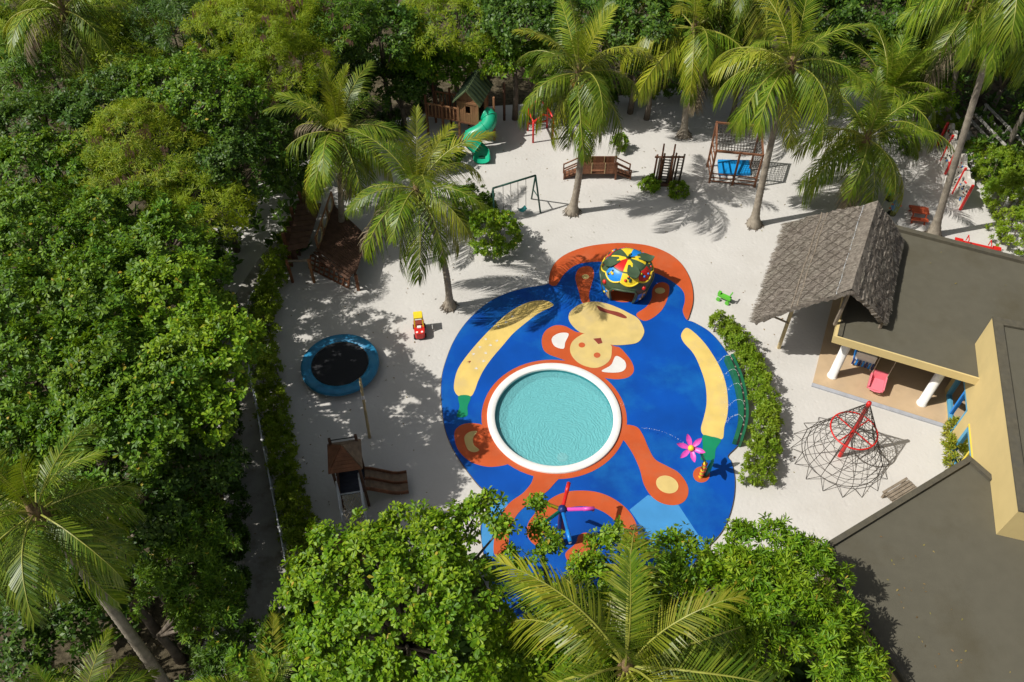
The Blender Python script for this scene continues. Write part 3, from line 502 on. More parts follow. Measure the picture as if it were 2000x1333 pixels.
# the left wood, roughly back to front
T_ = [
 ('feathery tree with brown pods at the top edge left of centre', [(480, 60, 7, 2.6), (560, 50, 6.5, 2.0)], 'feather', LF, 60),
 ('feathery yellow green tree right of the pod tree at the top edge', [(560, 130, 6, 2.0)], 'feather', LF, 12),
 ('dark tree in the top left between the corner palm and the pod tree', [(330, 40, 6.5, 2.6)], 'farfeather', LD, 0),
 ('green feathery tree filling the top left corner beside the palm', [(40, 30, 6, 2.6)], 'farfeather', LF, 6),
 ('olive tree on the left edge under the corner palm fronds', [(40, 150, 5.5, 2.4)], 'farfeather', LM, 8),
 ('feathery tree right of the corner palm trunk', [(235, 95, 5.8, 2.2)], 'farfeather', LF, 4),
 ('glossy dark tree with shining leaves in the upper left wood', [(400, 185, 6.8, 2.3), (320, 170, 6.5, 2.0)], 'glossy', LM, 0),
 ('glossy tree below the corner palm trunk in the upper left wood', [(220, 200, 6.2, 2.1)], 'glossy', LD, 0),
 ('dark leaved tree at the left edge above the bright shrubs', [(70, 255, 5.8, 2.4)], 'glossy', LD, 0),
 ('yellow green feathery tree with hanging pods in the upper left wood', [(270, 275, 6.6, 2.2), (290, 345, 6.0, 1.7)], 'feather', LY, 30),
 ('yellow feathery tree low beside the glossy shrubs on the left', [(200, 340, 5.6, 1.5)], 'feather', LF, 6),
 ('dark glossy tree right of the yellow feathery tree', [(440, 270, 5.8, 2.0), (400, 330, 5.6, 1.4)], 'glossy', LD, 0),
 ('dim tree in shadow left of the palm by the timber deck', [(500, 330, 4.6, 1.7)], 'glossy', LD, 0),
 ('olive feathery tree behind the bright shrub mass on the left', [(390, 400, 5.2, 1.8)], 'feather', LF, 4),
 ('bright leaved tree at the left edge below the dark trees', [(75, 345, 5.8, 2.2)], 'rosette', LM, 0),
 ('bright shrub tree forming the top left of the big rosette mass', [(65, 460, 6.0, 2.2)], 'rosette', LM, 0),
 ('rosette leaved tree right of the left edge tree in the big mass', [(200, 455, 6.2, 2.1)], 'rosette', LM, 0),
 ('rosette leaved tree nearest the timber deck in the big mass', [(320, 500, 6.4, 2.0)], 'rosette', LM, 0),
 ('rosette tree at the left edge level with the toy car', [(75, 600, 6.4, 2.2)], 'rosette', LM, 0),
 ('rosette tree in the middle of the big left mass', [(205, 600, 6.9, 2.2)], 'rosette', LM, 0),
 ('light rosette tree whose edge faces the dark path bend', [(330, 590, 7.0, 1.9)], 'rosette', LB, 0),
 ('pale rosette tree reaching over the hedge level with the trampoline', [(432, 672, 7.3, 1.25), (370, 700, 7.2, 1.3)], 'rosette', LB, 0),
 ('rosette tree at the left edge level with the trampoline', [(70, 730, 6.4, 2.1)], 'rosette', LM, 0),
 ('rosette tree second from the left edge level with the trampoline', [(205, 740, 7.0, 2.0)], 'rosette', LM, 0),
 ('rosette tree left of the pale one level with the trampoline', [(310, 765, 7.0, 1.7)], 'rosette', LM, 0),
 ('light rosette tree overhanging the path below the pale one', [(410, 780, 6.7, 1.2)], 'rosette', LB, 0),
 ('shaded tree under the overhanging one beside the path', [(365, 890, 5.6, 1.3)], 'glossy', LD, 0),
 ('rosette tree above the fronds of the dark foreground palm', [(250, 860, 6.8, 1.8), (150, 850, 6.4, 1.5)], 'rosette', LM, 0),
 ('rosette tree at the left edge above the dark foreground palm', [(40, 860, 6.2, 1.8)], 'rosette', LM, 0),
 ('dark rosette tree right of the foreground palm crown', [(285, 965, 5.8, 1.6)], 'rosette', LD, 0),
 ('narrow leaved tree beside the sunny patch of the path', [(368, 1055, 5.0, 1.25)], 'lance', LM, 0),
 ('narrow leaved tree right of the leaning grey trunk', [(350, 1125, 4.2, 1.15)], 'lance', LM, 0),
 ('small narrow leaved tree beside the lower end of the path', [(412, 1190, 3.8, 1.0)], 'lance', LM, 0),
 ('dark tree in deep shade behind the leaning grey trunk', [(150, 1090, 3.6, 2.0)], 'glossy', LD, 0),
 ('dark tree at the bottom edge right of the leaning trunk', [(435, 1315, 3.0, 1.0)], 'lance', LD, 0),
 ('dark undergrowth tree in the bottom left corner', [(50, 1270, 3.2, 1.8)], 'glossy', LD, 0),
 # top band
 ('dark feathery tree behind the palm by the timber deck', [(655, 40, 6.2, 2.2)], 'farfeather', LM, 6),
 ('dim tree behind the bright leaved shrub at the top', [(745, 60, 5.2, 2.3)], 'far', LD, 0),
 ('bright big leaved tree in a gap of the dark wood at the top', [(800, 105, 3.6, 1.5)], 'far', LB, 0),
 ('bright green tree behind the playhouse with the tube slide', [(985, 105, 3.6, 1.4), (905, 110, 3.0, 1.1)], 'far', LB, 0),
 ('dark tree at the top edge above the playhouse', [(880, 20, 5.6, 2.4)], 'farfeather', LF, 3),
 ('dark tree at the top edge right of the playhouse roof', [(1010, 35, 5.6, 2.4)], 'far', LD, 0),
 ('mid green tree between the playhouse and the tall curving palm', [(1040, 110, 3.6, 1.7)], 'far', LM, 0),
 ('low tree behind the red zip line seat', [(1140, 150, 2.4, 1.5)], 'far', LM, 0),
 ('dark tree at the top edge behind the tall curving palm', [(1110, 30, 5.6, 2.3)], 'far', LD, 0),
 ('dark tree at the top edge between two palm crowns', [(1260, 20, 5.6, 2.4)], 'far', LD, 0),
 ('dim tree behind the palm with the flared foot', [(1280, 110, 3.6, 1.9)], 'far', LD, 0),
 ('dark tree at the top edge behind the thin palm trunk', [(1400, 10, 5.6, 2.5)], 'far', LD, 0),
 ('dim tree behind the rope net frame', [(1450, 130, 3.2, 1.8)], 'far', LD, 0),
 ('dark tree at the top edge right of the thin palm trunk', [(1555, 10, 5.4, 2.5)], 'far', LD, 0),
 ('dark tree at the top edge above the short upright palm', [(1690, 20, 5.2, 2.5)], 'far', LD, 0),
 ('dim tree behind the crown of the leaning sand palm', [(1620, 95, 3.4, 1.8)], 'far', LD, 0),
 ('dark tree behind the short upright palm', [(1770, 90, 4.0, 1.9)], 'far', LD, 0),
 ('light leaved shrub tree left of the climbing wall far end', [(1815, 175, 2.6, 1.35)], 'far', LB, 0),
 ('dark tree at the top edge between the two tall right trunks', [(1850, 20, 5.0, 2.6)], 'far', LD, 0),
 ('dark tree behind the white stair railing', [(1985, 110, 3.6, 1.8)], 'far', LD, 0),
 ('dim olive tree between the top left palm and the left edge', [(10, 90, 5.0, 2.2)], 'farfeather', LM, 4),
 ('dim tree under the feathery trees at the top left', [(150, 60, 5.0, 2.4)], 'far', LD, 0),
 ('dim tree between the glossy tree and the pod tree', [(430, 110, 5.2, 2.0)], 'far', LD, 0),
 ('feathery olive tree at the top edge right of the corner palm', [(240, 20, 5.4, 2.4)], 'farfeather', LF, 6),
 ('dim tree low behind the palm by the timber deck', [(590, 210, 3.8, 1.8)], 'far', LD, 0),
 ('low dim tree between the playhouse deck and the top palm trunk', [(775, 165, 2.6, 1.35)], 'far', LD, 0),
 ('low dim tree behind the palm by the timber deck', [(690, 150, 3.0, 1.6)], 'far', LD, 0),
 ('low dim tree above the playhouse railed deck', [(840, 135, 2.8, 1.3)], 'far', LM, 0),
 ('dark tree at the top right corner', [(1985, 30, 5.0, 2.6)], 'far', LD, 0),
 ('dark tree on the right edge beside the stair railing', [(2080, 230, 3.4, 1.6)], 'far', LM, 0)]
for i, (lab, bl, kd, m, pods) in enumerate(T_): tree(lab, bl, kd, m, 50 + i, pods=pods)
# shaded undergrowth that covers the floor of the wood
rng = np.random.default_rng(99); P_ = []
for (x0, x1, y0, y1, n) in ((-60, -22, 8, 62, 3800), (-22, -11.5, 9, 26, 1500), (-22, -9, 26, 62, 2800), (-9, 34, 40, 62, 3600), (22.5, 34, 30, 42, 500)):
    P_.append(np.stack([rng.uniform(x0, x1, n), rng.uniform(y0, y1, n), rng.uniform(.1, .9, n) + .9 * rng.random(n) ** 3], 1))
n_b = 0; bb_ = [(p.x, p.y) for p in bed]
def inside(x, y):
    c = False
    for (x1, y1), (x2, y2) in zip(bb_, bb_[1:] + bb_[:1]):
        if (y1 > y) != (y2 > y) and x < (x2 - x1) * (y - y1) / (y2 - y1) + x1: c = not c
    return c
cand = np.stack([rng.uniform(-9, 12, 4200), rng.uniform(2, 11.5, 4200), rng.uniform(.15, 1.3, 4200)], 1); P_.append(cand[[inside(p[0], p[1]) for p in cand]])
P_ = np.concatenate(P_); keep = np.array([noise.noise(Vector((p[0] * .35, p[1] * .35, 3.3))) > -.22 for p in P_]); P_ = P_[keep]
V_, Q_ = leaves(P_, unit(rng.normal(0, .35, P_.shape) + [0, 0, 1]), np.full(len(P_), .42), 7, 'oval', rng, (5, 60), True)
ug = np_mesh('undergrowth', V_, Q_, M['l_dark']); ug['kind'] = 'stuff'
X = lambda *L: [(a, b, c, d, 'x') for a, b, c, d in L]
tree('broad bright rosette tree in the bottom foreground left of the big palm', [(650, 1130, 6.0, 1.15), (740, 1090, 6.2, 1.05), (850, 1060, 6.2, 1.0), (780, 1190, 6.2, 1.35), (900, 1170, 6.0, 1.2), (670, 1240, 5.8, 1.2), (880, 1290, 5.6, 1.3), (720, 1330, 5.6, 1.3)] + X((935, 1000, 6.1, .42), (958, 985, 6.2, .28), (880, 1010, 6.1, .42), (790, 1020, 6.2, .4), (715, 1030, 6.0, .42), (640, 1060, 5.9, .42), (598, 1120, 5.7, .35), (572, 1180, 5.4, .35), (985, 1028, 6.0, .22)), 'rosette', LB, 201, dens=1.05, size=.98)
tree('small rosette tree at the path end beside the foreground tree', [(560, 1290, 4.6, 1.05)] + X((530, 1245, 4.6, .4)), 'rosette', LM, 202)
tree('sparse airy tree whose twigs cross the coloured water sprinkler', X((1045, 985, 5.2, .24), (1060, 1030, 5.1, .28), (1000, 1095, 5.1, .38), (1045, 1105, 5.1, .38), (960, 1125, 5.1, .42), (1075, 1060, 5.0, .26), (1030, 1170, 5.0, .55), (960, 1190, 5.0, .6), (1075, 1190, 4.8, .5), (1095, 1150, 4.8, .32), (1200, 1035, 5.0, .28), (1175, 1060, 4.9, .3), (1150, 1100, 4.9, .4), (1215, 1062, 4.9, .34)), 'rosette', LB, 203, dens=.55, size=.8)
tree('broad leaved tree between the sprinkler and the big foreground palm', [(1160, 1150, 4.6, .95), (1290, 1110, 4.8, .95), (1360, 1150, 4.8, 1.05), (1240, 1190, 4.4, 1.2), (1130, 1240, 4.2, 1.1), (1300, 1260, 4.0, 1.1), (1040, 1290, 4.0, 1.1)] + X((1330, 1060, 4.6, .35), (1345, 1085, 4.6, .35)), 'glossy', LB, 204, size=1.05)
tree('bright narrow leaved tree at the corner of the near roof', [(1470, 1110, 5.0, 1.0), (1540, 1130, 5.0, 1.05), (1560, 1210, 4.8, 1.1), (1460, 1220, 4.6, 1.1), (1630, 1270, 4.2, .95), (1680, 1310, 4.0, .6)] + X((1455, 1050, 5.0, .3), (1505, 1045, 5.1, .36), (1540, 1060, 5.0, .34), (1590, 1090, 4.9, .36), (1415, 1080, 4.8, .36), (1640, 1130, 4.7, .3), (1655, 1200, 4.5, .3)), 'lance', LB, 205, dens=1.1, size=1.15)
tree('dark low tree under the big foreground palm at the bottom edge', [(1450, 1340, 3.2, 1.3)], 'glossy', LM, 206)

# ------------------------------------------------------------------ hedges and bushes
def hedge(label, spine, wr, h, m, seed, name='hedge', cat='hedge', kind='hedge', n_extra=2, wob=.12, dens=1., group=None):
    rn = random.Random(seed); rng = np.random.default_rng(seed); pts = catmull([Vector(p) for p in spine], 8, False); bl = []; acc = 0
    wr = wr if hasattr(wr, '__len__') else (wr, wr)
    for i in range(len(pts) - 1):
        acc += (pts[i + 1] - pts[i]).length; s = i / len(pts); ww = wr[0] * (1 - s) + wr[1] * s
        if acc < .38 and i: continue
        acc = 0; p = pts[i]; d = (pts[i + 1] - pts[i]).normalized(); e = Vector((-d.y, d.x, 0))
        for k in range(n_extra):
            q = p + e * ((k - (n_extra - 1) / 2) / max(1, n_extra) * 1.5 * ww) + Vector((rn.uniform(-wob, wob), rn.uniform(-wob, wob), 0)); r = max(.24, ww * .62) * rn.uniform(.85, 1.15); hh = h * rn.uniform(.88, 1.1)
            bl.append((q.x, q.y, hh * .52, r, r, hh * .5))
    t = thing(name, label, cat, pts[0], group); foliage('foliage', bl, kind, m, rng, t, dens)
    b = MB()
    for q in bl[::2]:
        b.tube([(q[0], q[1], 0), (q[0] + rn.uniform(-.08, .08), q[1] + rn.uniform(-.08, .08), q[2] + q[5] * .5)], [.03, .012], 5)
    b.build('stems', M['bark'], t, kind='stuff'); return t
def bush(label, px, py, r, h, m, seed, kind='bush', name='bush', dens=1.):
    c = at(px, py); rng = np.random.default_rng(seed); rn = random.Random(seed); bl = [(c.x, c.y, h * .5, r * .8, r * .8, h * .5)]
    for i in range(7):
        a = 6.283 * i / 7 + rn.uniform(-.3, .3); q = r * rn.uniform(.42, .56); bl.append((c.x + math.cos(a) * r * .5, c.y + math.sin(a) * r * .5, h * rn.uniform(.4, .62), q, q, h * .36))
    t = thing(name, label, 'bush', c); foliage('foliage', bl, kind, m, rng, t, dens)
    b = MB()
    for q in bl: b.tube([(c.x, c.y, 0), q[:3]], [.035, .012], 5)
    b.build('stems', M['bark'], t, kind='stuff'); return t
LH = M['l_hedge']
hedge('long clipped hedge between the white rail fence and the shaded sand', gp([(583, 470), (545, 545), (522, 620), (520, 700), (538, 800), (556, 900), (578, 1000), (600, 1090), (612, 1140)]), (.36, .5), 1.25, LH, 301, n_extra=3, dens=.8)
hedge('curved hedge of bright leaves right of the blue play surface', gp([(1397, 645), (1428, 672), (1456, 712), (1475, 765), (1490, 825), (1492, 870), (1478, 910), (1472, 965)]), (.32, .46), .95, LH, 302, n_extra=3, wob=.05, dens=.9)
hedge('low dark hedge along the far edge of the sand behind the palms', gp([(1075, 222), (1150, 212), (1230, 200), (1330, 186), (1430, 172)]), .4, .9, M['l_mid'], 303, dens=.6)
hedge('big hedge on the right edge beside the climbing wall', gp([(1945, 350), (1965, 400), (1985, 450), (2000, 500)]), (.85, 1.1), 1.7, LH, 304, n_extra=4, wob=.25, dens=.8)
hedge('low shrubs at the foot of the white stair railing', gp([(1878, 330), (1925, 345), (1975, 330)]), .5, .8, M['l_mid'], 305, dens=.7)
bush('large rounded bush under the palm between the swings and the deck', 966, 482, 1.15, 1.8, M['l_bright'], 310)
bush('bush at the foot of the tube slide left side', 872, 322, .85, 1.5, M['l_mid'], 311)
bush('bush half hidden under palm fronds beside the large rounded bush', 925, 425, .95, 1.6, M['l_mid'], 312)
bush('small loose bush under the drooping fronds of the tall curving palm', 1210, 296, .38, .9, M['l_bright'], 313)
bush('small round bush left of the log climbing frame foot', 1267, 369, .46, .62, M['l_bright'], 314)
bush('small round yellow green bush right of the log climbing frame foot', 1323, 381, .46, .62, M['l_bright'], 315)
bush('bush under the tall palms left of the climbing wall far end', 1835, 262, .7, 1.2, LH, 316)
bush('low yellow green plants on the shaded ground before the stair railing', 1902, 296, .45, .6, LH, 317, kind='croton')
hedge('yellow leaved plants growing against the blue framed windows', gp([(1846, 846), (1850, 872), (1852, 900), (1852, 925)]), .22, .75, M['l_croton'], 318, 'flowering_shrub', 'plant', 'croton', n_extra=1, wob=.04)
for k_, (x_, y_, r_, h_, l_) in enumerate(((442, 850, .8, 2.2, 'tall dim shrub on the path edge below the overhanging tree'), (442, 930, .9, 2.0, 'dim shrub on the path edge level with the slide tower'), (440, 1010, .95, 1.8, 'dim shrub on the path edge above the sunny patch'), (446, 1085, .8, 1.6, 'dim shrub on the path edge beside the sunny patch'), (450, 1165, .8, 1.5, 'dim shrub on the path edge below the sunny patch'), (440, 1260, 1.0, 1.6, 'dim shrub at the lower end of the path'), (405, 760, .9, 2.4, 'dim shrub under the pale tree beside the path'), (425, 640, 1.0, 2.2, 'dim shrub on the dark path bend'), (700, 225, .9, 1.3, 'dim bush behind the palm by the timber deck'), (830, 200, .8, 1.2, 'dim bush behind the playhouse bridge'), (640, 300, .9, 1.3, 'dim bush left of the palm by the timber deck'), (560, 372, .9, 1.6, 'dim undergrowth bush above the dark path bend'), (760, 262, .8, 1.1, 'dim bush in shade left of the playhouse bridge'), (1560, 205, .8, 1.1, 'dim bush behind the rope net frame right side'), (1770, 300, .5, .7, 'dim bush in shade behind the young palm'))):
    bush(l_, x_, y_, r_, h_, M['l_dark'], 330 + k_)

# ------------------------------------------------------------------ the building
def fr(o, ang, z=0): return Matrix.Translation((o[0], o[1], z)) @ Matrix.Rotation(ang, 4, 'Z')
OA = Vector((11.54, 19.19, 0)); AN = R(-23.4); BF = fr(OA, AN); HR = 2.8          # corner under the front left of the upper roof
bd = thing('club_building', 'single storey cream building with flat grey roofs and a raised middle block', 'building', OA)
q = lambda u, v: (BF @ Vector((u, v, 0))).to_2d()
TB, TF = Vector((16.48, 18.86)), Vector((14.40, 11.45)); tn = (TB - TF).normalized(); te = Vector((tn.y, -tn.x))
b = MB(BF); b.prism([(.12, .06), (9, .06), (9, 6.84), (.12, 6.84)], HR - .22, HR - .04); b.build('roof_deck', M['roof'], bd)
b = MB(BF); b.prism([(0, 0), (4.95, 0), (4.95, .058), (.0, .058)], HR - .34, HR); b.build('fascia', M['wall'], bd)
b = MB(BF); b.prism([(0, .06), (.10, .06), (.10, 6.9), (0, 6.9)], HR - .34, HR); b.build('fascia', M['wall'], bd)
b = MB(BF); b.prism([(.102, .10), (.26, .10), (.26, 6.7), (.102, 6.7)], HR - .03, HR + .03); b.build('coping', M['coping'], bd)
b = MB(BF); b.prism([(.0, 6.72), (9, 6.72), (9, 6.95), (.0, 6.95)], HR - .3, HR + .10); b.build('coping', M['coping'], bd)
for u, v in ((.62, .62), (3.92, .62)):
    c = BF @ Vector((u, v, 0)); MB().lathe([(.19, .08), (.19, .14), (.165, .15), (.16, HR - .22)], 24, c).build('column', M['white'], bd, True)
dk = thing('porch_floor', 'raised beige tiled porch floor with a grey step edge', 'porch floor', OA); 
b = MB(BF); b.prism([(0, -.0), (6, -.0), (6, 6.8), (0, 6.8)], .0, .08); b.build('tile_floor', M['deck'], dk)
b = MB(BF); b.prism([(-.02, -.16), (5.2, -.16), (5.2, -.002), (-.02, -.002)], .0, .07); b.build('step_edge', M['deckkerb'], dk)
b = MB(BF); b.prism([(1.6, 5.2), (8, 5.2), (8, 5.4), (1.6, 5.4)], .082, HR - .225); b.build('back_wall', M['wall'], bd)
# raised block
HT = 4.14; wd = .22
P4 = lambda s, d: TF + tn * s + te * d                  # s along the wall from front corner, d into the block
LT = (TB - TF).length
def wallbox(name, s0, s1, z0, z1, m, d0=0., d1=.25): 
    b = MB(); b.prism([P4(s0, d0), P4(s1, d0), P4(s1, d1), P4(s0, d1)][::-1], z0, z1); return b.build(name, M[m], bd)
s_of = lambda x, y: (Vector((x, y)) - TF).dot(tn)
wins = [(s_of(15.96, 16.66), s_of(16.50, 18.55), .16, 1.72), (s_of(15.28, 14.2), s_of(15.83, 16.06), .12, 1.66)]
zz = [(0, wins[1][0]), (wins[1][1], wins[0][0]), (wins[0][1], LT)]
for s0, s1 in zz: wallbox('tower_wall', s0, s1, 0, 1.72, 'wall')
wallbox('tower_wall', 0, LT, 1.722, HT, 'wall')
for i, (s0, s1, z0, z1) in enumerate(wins):
    wallbox('sill_wall', s0, s1, 0, z0, 'wall')
    wb = MB(); T3 = lambda s, d, z: (*P4(s, d), z)
    for (a, c) in (((s0 + .04, z0 + .05), (s1 - .04, z0 + .05)), ((s0 + .04, z1 - .05), (s1 - .04, z1 - .05))): wb.beam(T3(a[0], .06, a[1]), T3(c[0], .06, c[1]), .12, .1)
    for s in (s0 + .05, s1 - .05): wb.beam(T3(s, .06, z0 + .1), T3(s, .06, z1 - .1), .1, .12)
    win = wb.build('window', M['frameb'], bd)
    b = MB(); b.beam(T3((s0 + s1) / 2, .05, z0 + .1), T3((s0 + s1) / 2, .05, z1 - .1), .06, .07); b.build('mullion', M['sky'] if i == 0 else M['framey'], win)
    b = MB(); b.beam(T3(s0 + .1, .13, z0 + .1), T3(s1 - .1, .13, z0 + .1), .1, .012); b.build('sill', M['frameb'], win)
    b = MB(); b.add([T3(s0 + .1, .09, z0 + .1), T3(s1 - .1, .09, z0 + .1), T3(s1 - .1, .09, z1 - .1), T3(s0 + .1, .09, z1 - .1)], [(0, 1, 2, 3)]); b.build('pane', M['glass'], win)
b = MB(); 
for d in (0, .5): pass
for (z, s0, s1, d0) in ((1.725, wins[1][0], wins[1][1], -.03),): b.prism([P4(s0, d0), P4(s1, d0), P4(s1, 0.), P4(s0, 0.)][::-1], z, z + .05)
b.build('window_trim', M['framey'], bd)
b = MB(); b.prism([P4(.3, .26), P4(LT - .3, .26), P4(LT - .3, 7), P4(.3, 7)][::-1], .02, .06); b.build('room_floor', M['inside'], bd)
b = MB(); b.prism([P4(0, .252), P4(.25, .252), P4(.25, 7.5), P4(0, 7.5)][::-1], 0, HT); b.build('tower_wall', M['wall'], bd)
b = MB(); b.prism([P4(LT - .25, .252), P4(LT, .252), P4(LT, 7.5), P4(LT - .25, 7.5)][::-1], 0, HT); b.build('tower_wall', M['wall'], bd)
b = MB(); b.prism([P4(.25, .252), P4(LT - .25, .252), P4(LT - .25, 7.5), P4(.25, 7.5)][::-1], HT - .2, HT - .03); b.build('roof_deck', M['roof'], bd)
for L in ([P4(-.01, -.01), P4(LT + .01, -.01), P4(LT + .01, .3), P4(-.01, .3)], [P4(-.01, .302), P4(.3, .302), P4(.3, 7.5), P4(-.01, 7.5)], [P4(LT - .3, .302), P4(LT + .01, .302), P4(LT + .01, 7.5), P4(LT - .3, 7.5)]):
    b = MB(); b.prism(L[::-1], HT + .002, HT + .07); b.build('coping', M['coping'], bd)
# toys seen through the windows
for k, (s, d, m, r_) in enumerate(((5.2, .7, 'red', .16), (5.9, .6, 'sky', .13), (6.6, .9, 'yellow', .14), (3.4, .6, 'red', .18), (4.0, .7, 'white', .15), (3.9, 1.1, 'pinks', .14))):
    c = P4(s, d); o_ = MB().box((c.x, c.y, .06 + r_), (r_ * 2, r_ * 1.5, r_ * 1.2), .6).box((c.x, c.y, .06 + r_ * .3), (r_ * 2.4, r_ * 1.2, r_ * .5), .6).build('toy_box', M[m], loc=(c.x, c.y, .06))
    tag(o_, ['red', 'blue', 'yellow', 'large red', 'white', 'pink'][k] + ' toy box on the floor behind the ' + ('nearer' if s < 4.5 else 'farther') + ' blue framed window', 'toy box')
# near roof
ra, rb, rc = Vector((8.89, 10.93)), Vector((14.53, 14.13)), Vector((14.99, 13.38)); rl = Vector((.36, -.93)).normalized()
low = thing('annex_roofed_building', 'near wing of the building under a wide flat grey roof at the bottom right', 'building', (ra.x, ra.y, 0))
far = [rc, P4(1.9, .3), P4(.24, .3), P4(0.2, .3), Vector((25, 7)), Vector((22, -4)), ra + rl * 14]
b = MB(); b.prism([ra, rb, *far][::-1], HR - .22, HR - .06); b.build('roof_deck', M['roof'], low)
def strip(p, r, w, z0, z1, name, m, o):
    d = (r - p).normalized(); e = Vector((d.y, -d.x)) * w; b = MB(); b.prism([p, r, r + e, p + e][::-1], z0, z1); b.build(name, M[m], o)
strip(ra, rb, .17, HR - .3, HR + .07, 'coping', 'coping', low)
d1 = (rb - ra).normalized(); e1 = Vector((d1.y, -d1.x)); d2 = (rc - rb).normalized()
strip(rb + d2 * .172, rc + d2 * .06, .17, HR - .3, HR + .07, 'coping', 'coping', low)
strip(ra + rl * 14, ra + rl * .2, .17, HR - .3, HR + .07, 'coping', 'coping', low)
b = MB(); i_ = .35
b.prism([ra + d1 * .5 + e1 * .4, rb - d1 * .1 + e1 * .4, rb - d1 * .1 + e1 * .65, ra + d1 * .5 + e1 * .65][::-1], 0, HR - .225); b.build('wall', M['wall'], low)
b = MB(); b.prism([ra + rl * .75 + d1 * .5, ra + rl * 14 + d1 * .5, ra + rl * 14 + d1 * .75, ra + rl * .75 + d1 * .75], 0, HR - .225); b.build('wall', M['wall'], low)

# thatched canopy
zr, zl, ze = 4.75, 2.4, 3.35
R1, R2, L1, L2, E1, E2 = at(1713, 398, zr), at(1661, 569, zr), at(1538, 437, zl), at(1472, 629, zl), at(1760, 464, ze), at(1727, 629, ze)
th = thing('thatched_canopy', 'weathered grey thatched canopy with netted slopes over the building corner', 'thatched roof', ((L1 + L2) / 2).to_2d().to_3d())
def slope(a, b_, c, d, nu, nv, seed, curve=0., thick=.16):
    """a,b ridge ends; d,c eave ends -> thick, uneven thatched sheet with stepped courses and straw"""
    rn = random.Random(seed); mb = MB(); G = []
    nrm = (b_ - a).cross(d - a).normalized(); nrm = nrm if nrm.z > 0 else -nrm
    def pt(u, v, lift=0):
        p = a.lerp(b_, u).lerp(d.lerp(c, u), v); h = noise.noise(p * 1.3) * .05 + noise.noise(p * 6) * .03 + noise.noise(p * 17) * .015
        h += -.045 * ((v * 11) % 1) + .02; rag = 0
        if v > .97: rag = noise.noise(p * 9) * .06 + noise.noise(p * 25) * .05
        return p + nrm * (h + lift + curve * math.sin(math.pi * v)) + (d - a).normalized() * rag + (b_ - a).normalized() * ((noise.noise(p * 9 + Vector((5, 0, 0))) * .06) if u < .02 or u > .98 else 0)
    vs = [pt(i / nu, j / nv) for j in range(nv + 1) for i in range(nu + 1)]; W = nu + 1
    lo = [v - nrm * thick for v in vs]; n = len(vs)
    fs = [(j * W + i, j * W + i + 1, (j + 1) * W + i + 1, (j + 1) * W + i) for j in range(nv) for i in range(nu)]
    fs += [tuple(n + k for k in f[::-1]) for f in fs]
    for i in range(nu): fs += [(i, n + i, n + i + 1, i + 1), (nv * W + i, nv * W + i + 1, n + nv * W + i + 1, n + nv * W + i)]
    for j in range(nv): fs += [(j * W, (j + 1) * W, n + (j + 1) * W, n + j * W), (j * W + nu, n + j * W + nu, n + (j + 1) * W + nu, (j + 1) * W + nu)]
    mb.add(vs + lo, fs); return mb, pt, nrm
def straw(name, pt, nrm, down, n, seed):
    rng = np.random.default_rng(seed); V = []; Q = []
    dn = np.array(down); nn = np.array(nrm); sd = np.cross(nn, dn)
    for i in range(n):
        u, v = rng.random(), 1.015 * rng.random() ** .9
        if i % 6 == 0: v = rng.uniform(.96, 1.02)
        p = np.array(pt(u, min(v, 1))); l = rng.uniform(.10, .26); w_ = rng.uniform(.006, .016); dd = dn + sd * rng.normal(0, .22) + nn * rng.uniform(-.02, .10); s = sd * w_
        V += [p - s + nn * .005, p + s + nn * .005, p + s * .6 + dd * l + nn * .012, p - s * .6 + dd * l + nn * .012]; Q.append([4 * i, 4 * i + 1, 4 * i + 2, 4 * i + 3])
    o = np_mesh(name, np.array(V), np.array(Q), M['straw'], th, org(th)); o['kind'] = 'stuff'
mbL, ptL, nL = slope(R1, R2, L2, L1, 60, 88, 1, .10); mbL.build('thatch_slope', M['thatch'], th); straw('straw', ptL, nL, (L1 - R1).normalized(), 7000, 5)
mbR, ptR, nR = slope(R1, R2, E2, E1, 60, 60, 2, .08); mbR.build('thatch_slope', M['thatch'], th); straw('straw', ptR, nR, (E1 - R1).normalized(), 4000, 6)
for pt, nrm, k in ((ptL, nL, 11), (ptR, nR, 7)):                # net cords laid over the thatch
    b = MB()
    for i in range(-k, k + 1):
        for sg in (1, -1):
            pts = []
            for j in range(25):
                v = j / 24; u = (i / k * 1.25 + .5 + sg * (v - .5) * .75)
                if 0 <= u <= 1: pts.append(pt(u, v, .04))
            if len(pts) > 2: b.tube(pts, .0125, 3)
    b.build('net_cord', M['cord'], th, kind='stuff')
for vv, wv_ in ((.52, .05), (.58, .04)):
    MB().tube([ptL(i / 24, vv, .03) for i in range(25)], .028, 5).build('batten', M['woodg'], th)
MB().tube([ptL(i / 24, .13, .03) for i in range(25)], .016, 5).build('batten', M['steel'], th)
b = MB(); rn = random.Random(4)
for i in range(30):
    u0, u1 = i / 30 - .004, (i + 1) / 30 + .004; l_ = rn.uniform(.105, .14)
    b.add([ptL(max(0, u0), l_, .035), ptL(min(1, u1), l_, .035), R1.lerp(R2, u1) + Vector((0, 0, .14 + rn.uniform(-.02, .03))), R1.lerp(R2, u0) + Vector((0, 0, .14)), ptR(max(0, u0), l_ * .9, .04), ptR(min(1, u1), l_ * .9, .04)], [(0, 1, 2, 3), (3, 2, 5, 4)])
b.build('ridge_cap', M['thatch'], th)
straw('straw', lambda u, v: (ptL if v < .5 else ptR)(u, abs(v - .5) * .3, .06), Vector((0, 0, 1)), (R2 - R1).normalized() * .4 + (L1 - R1).normalized() * .6, 1500, 9)
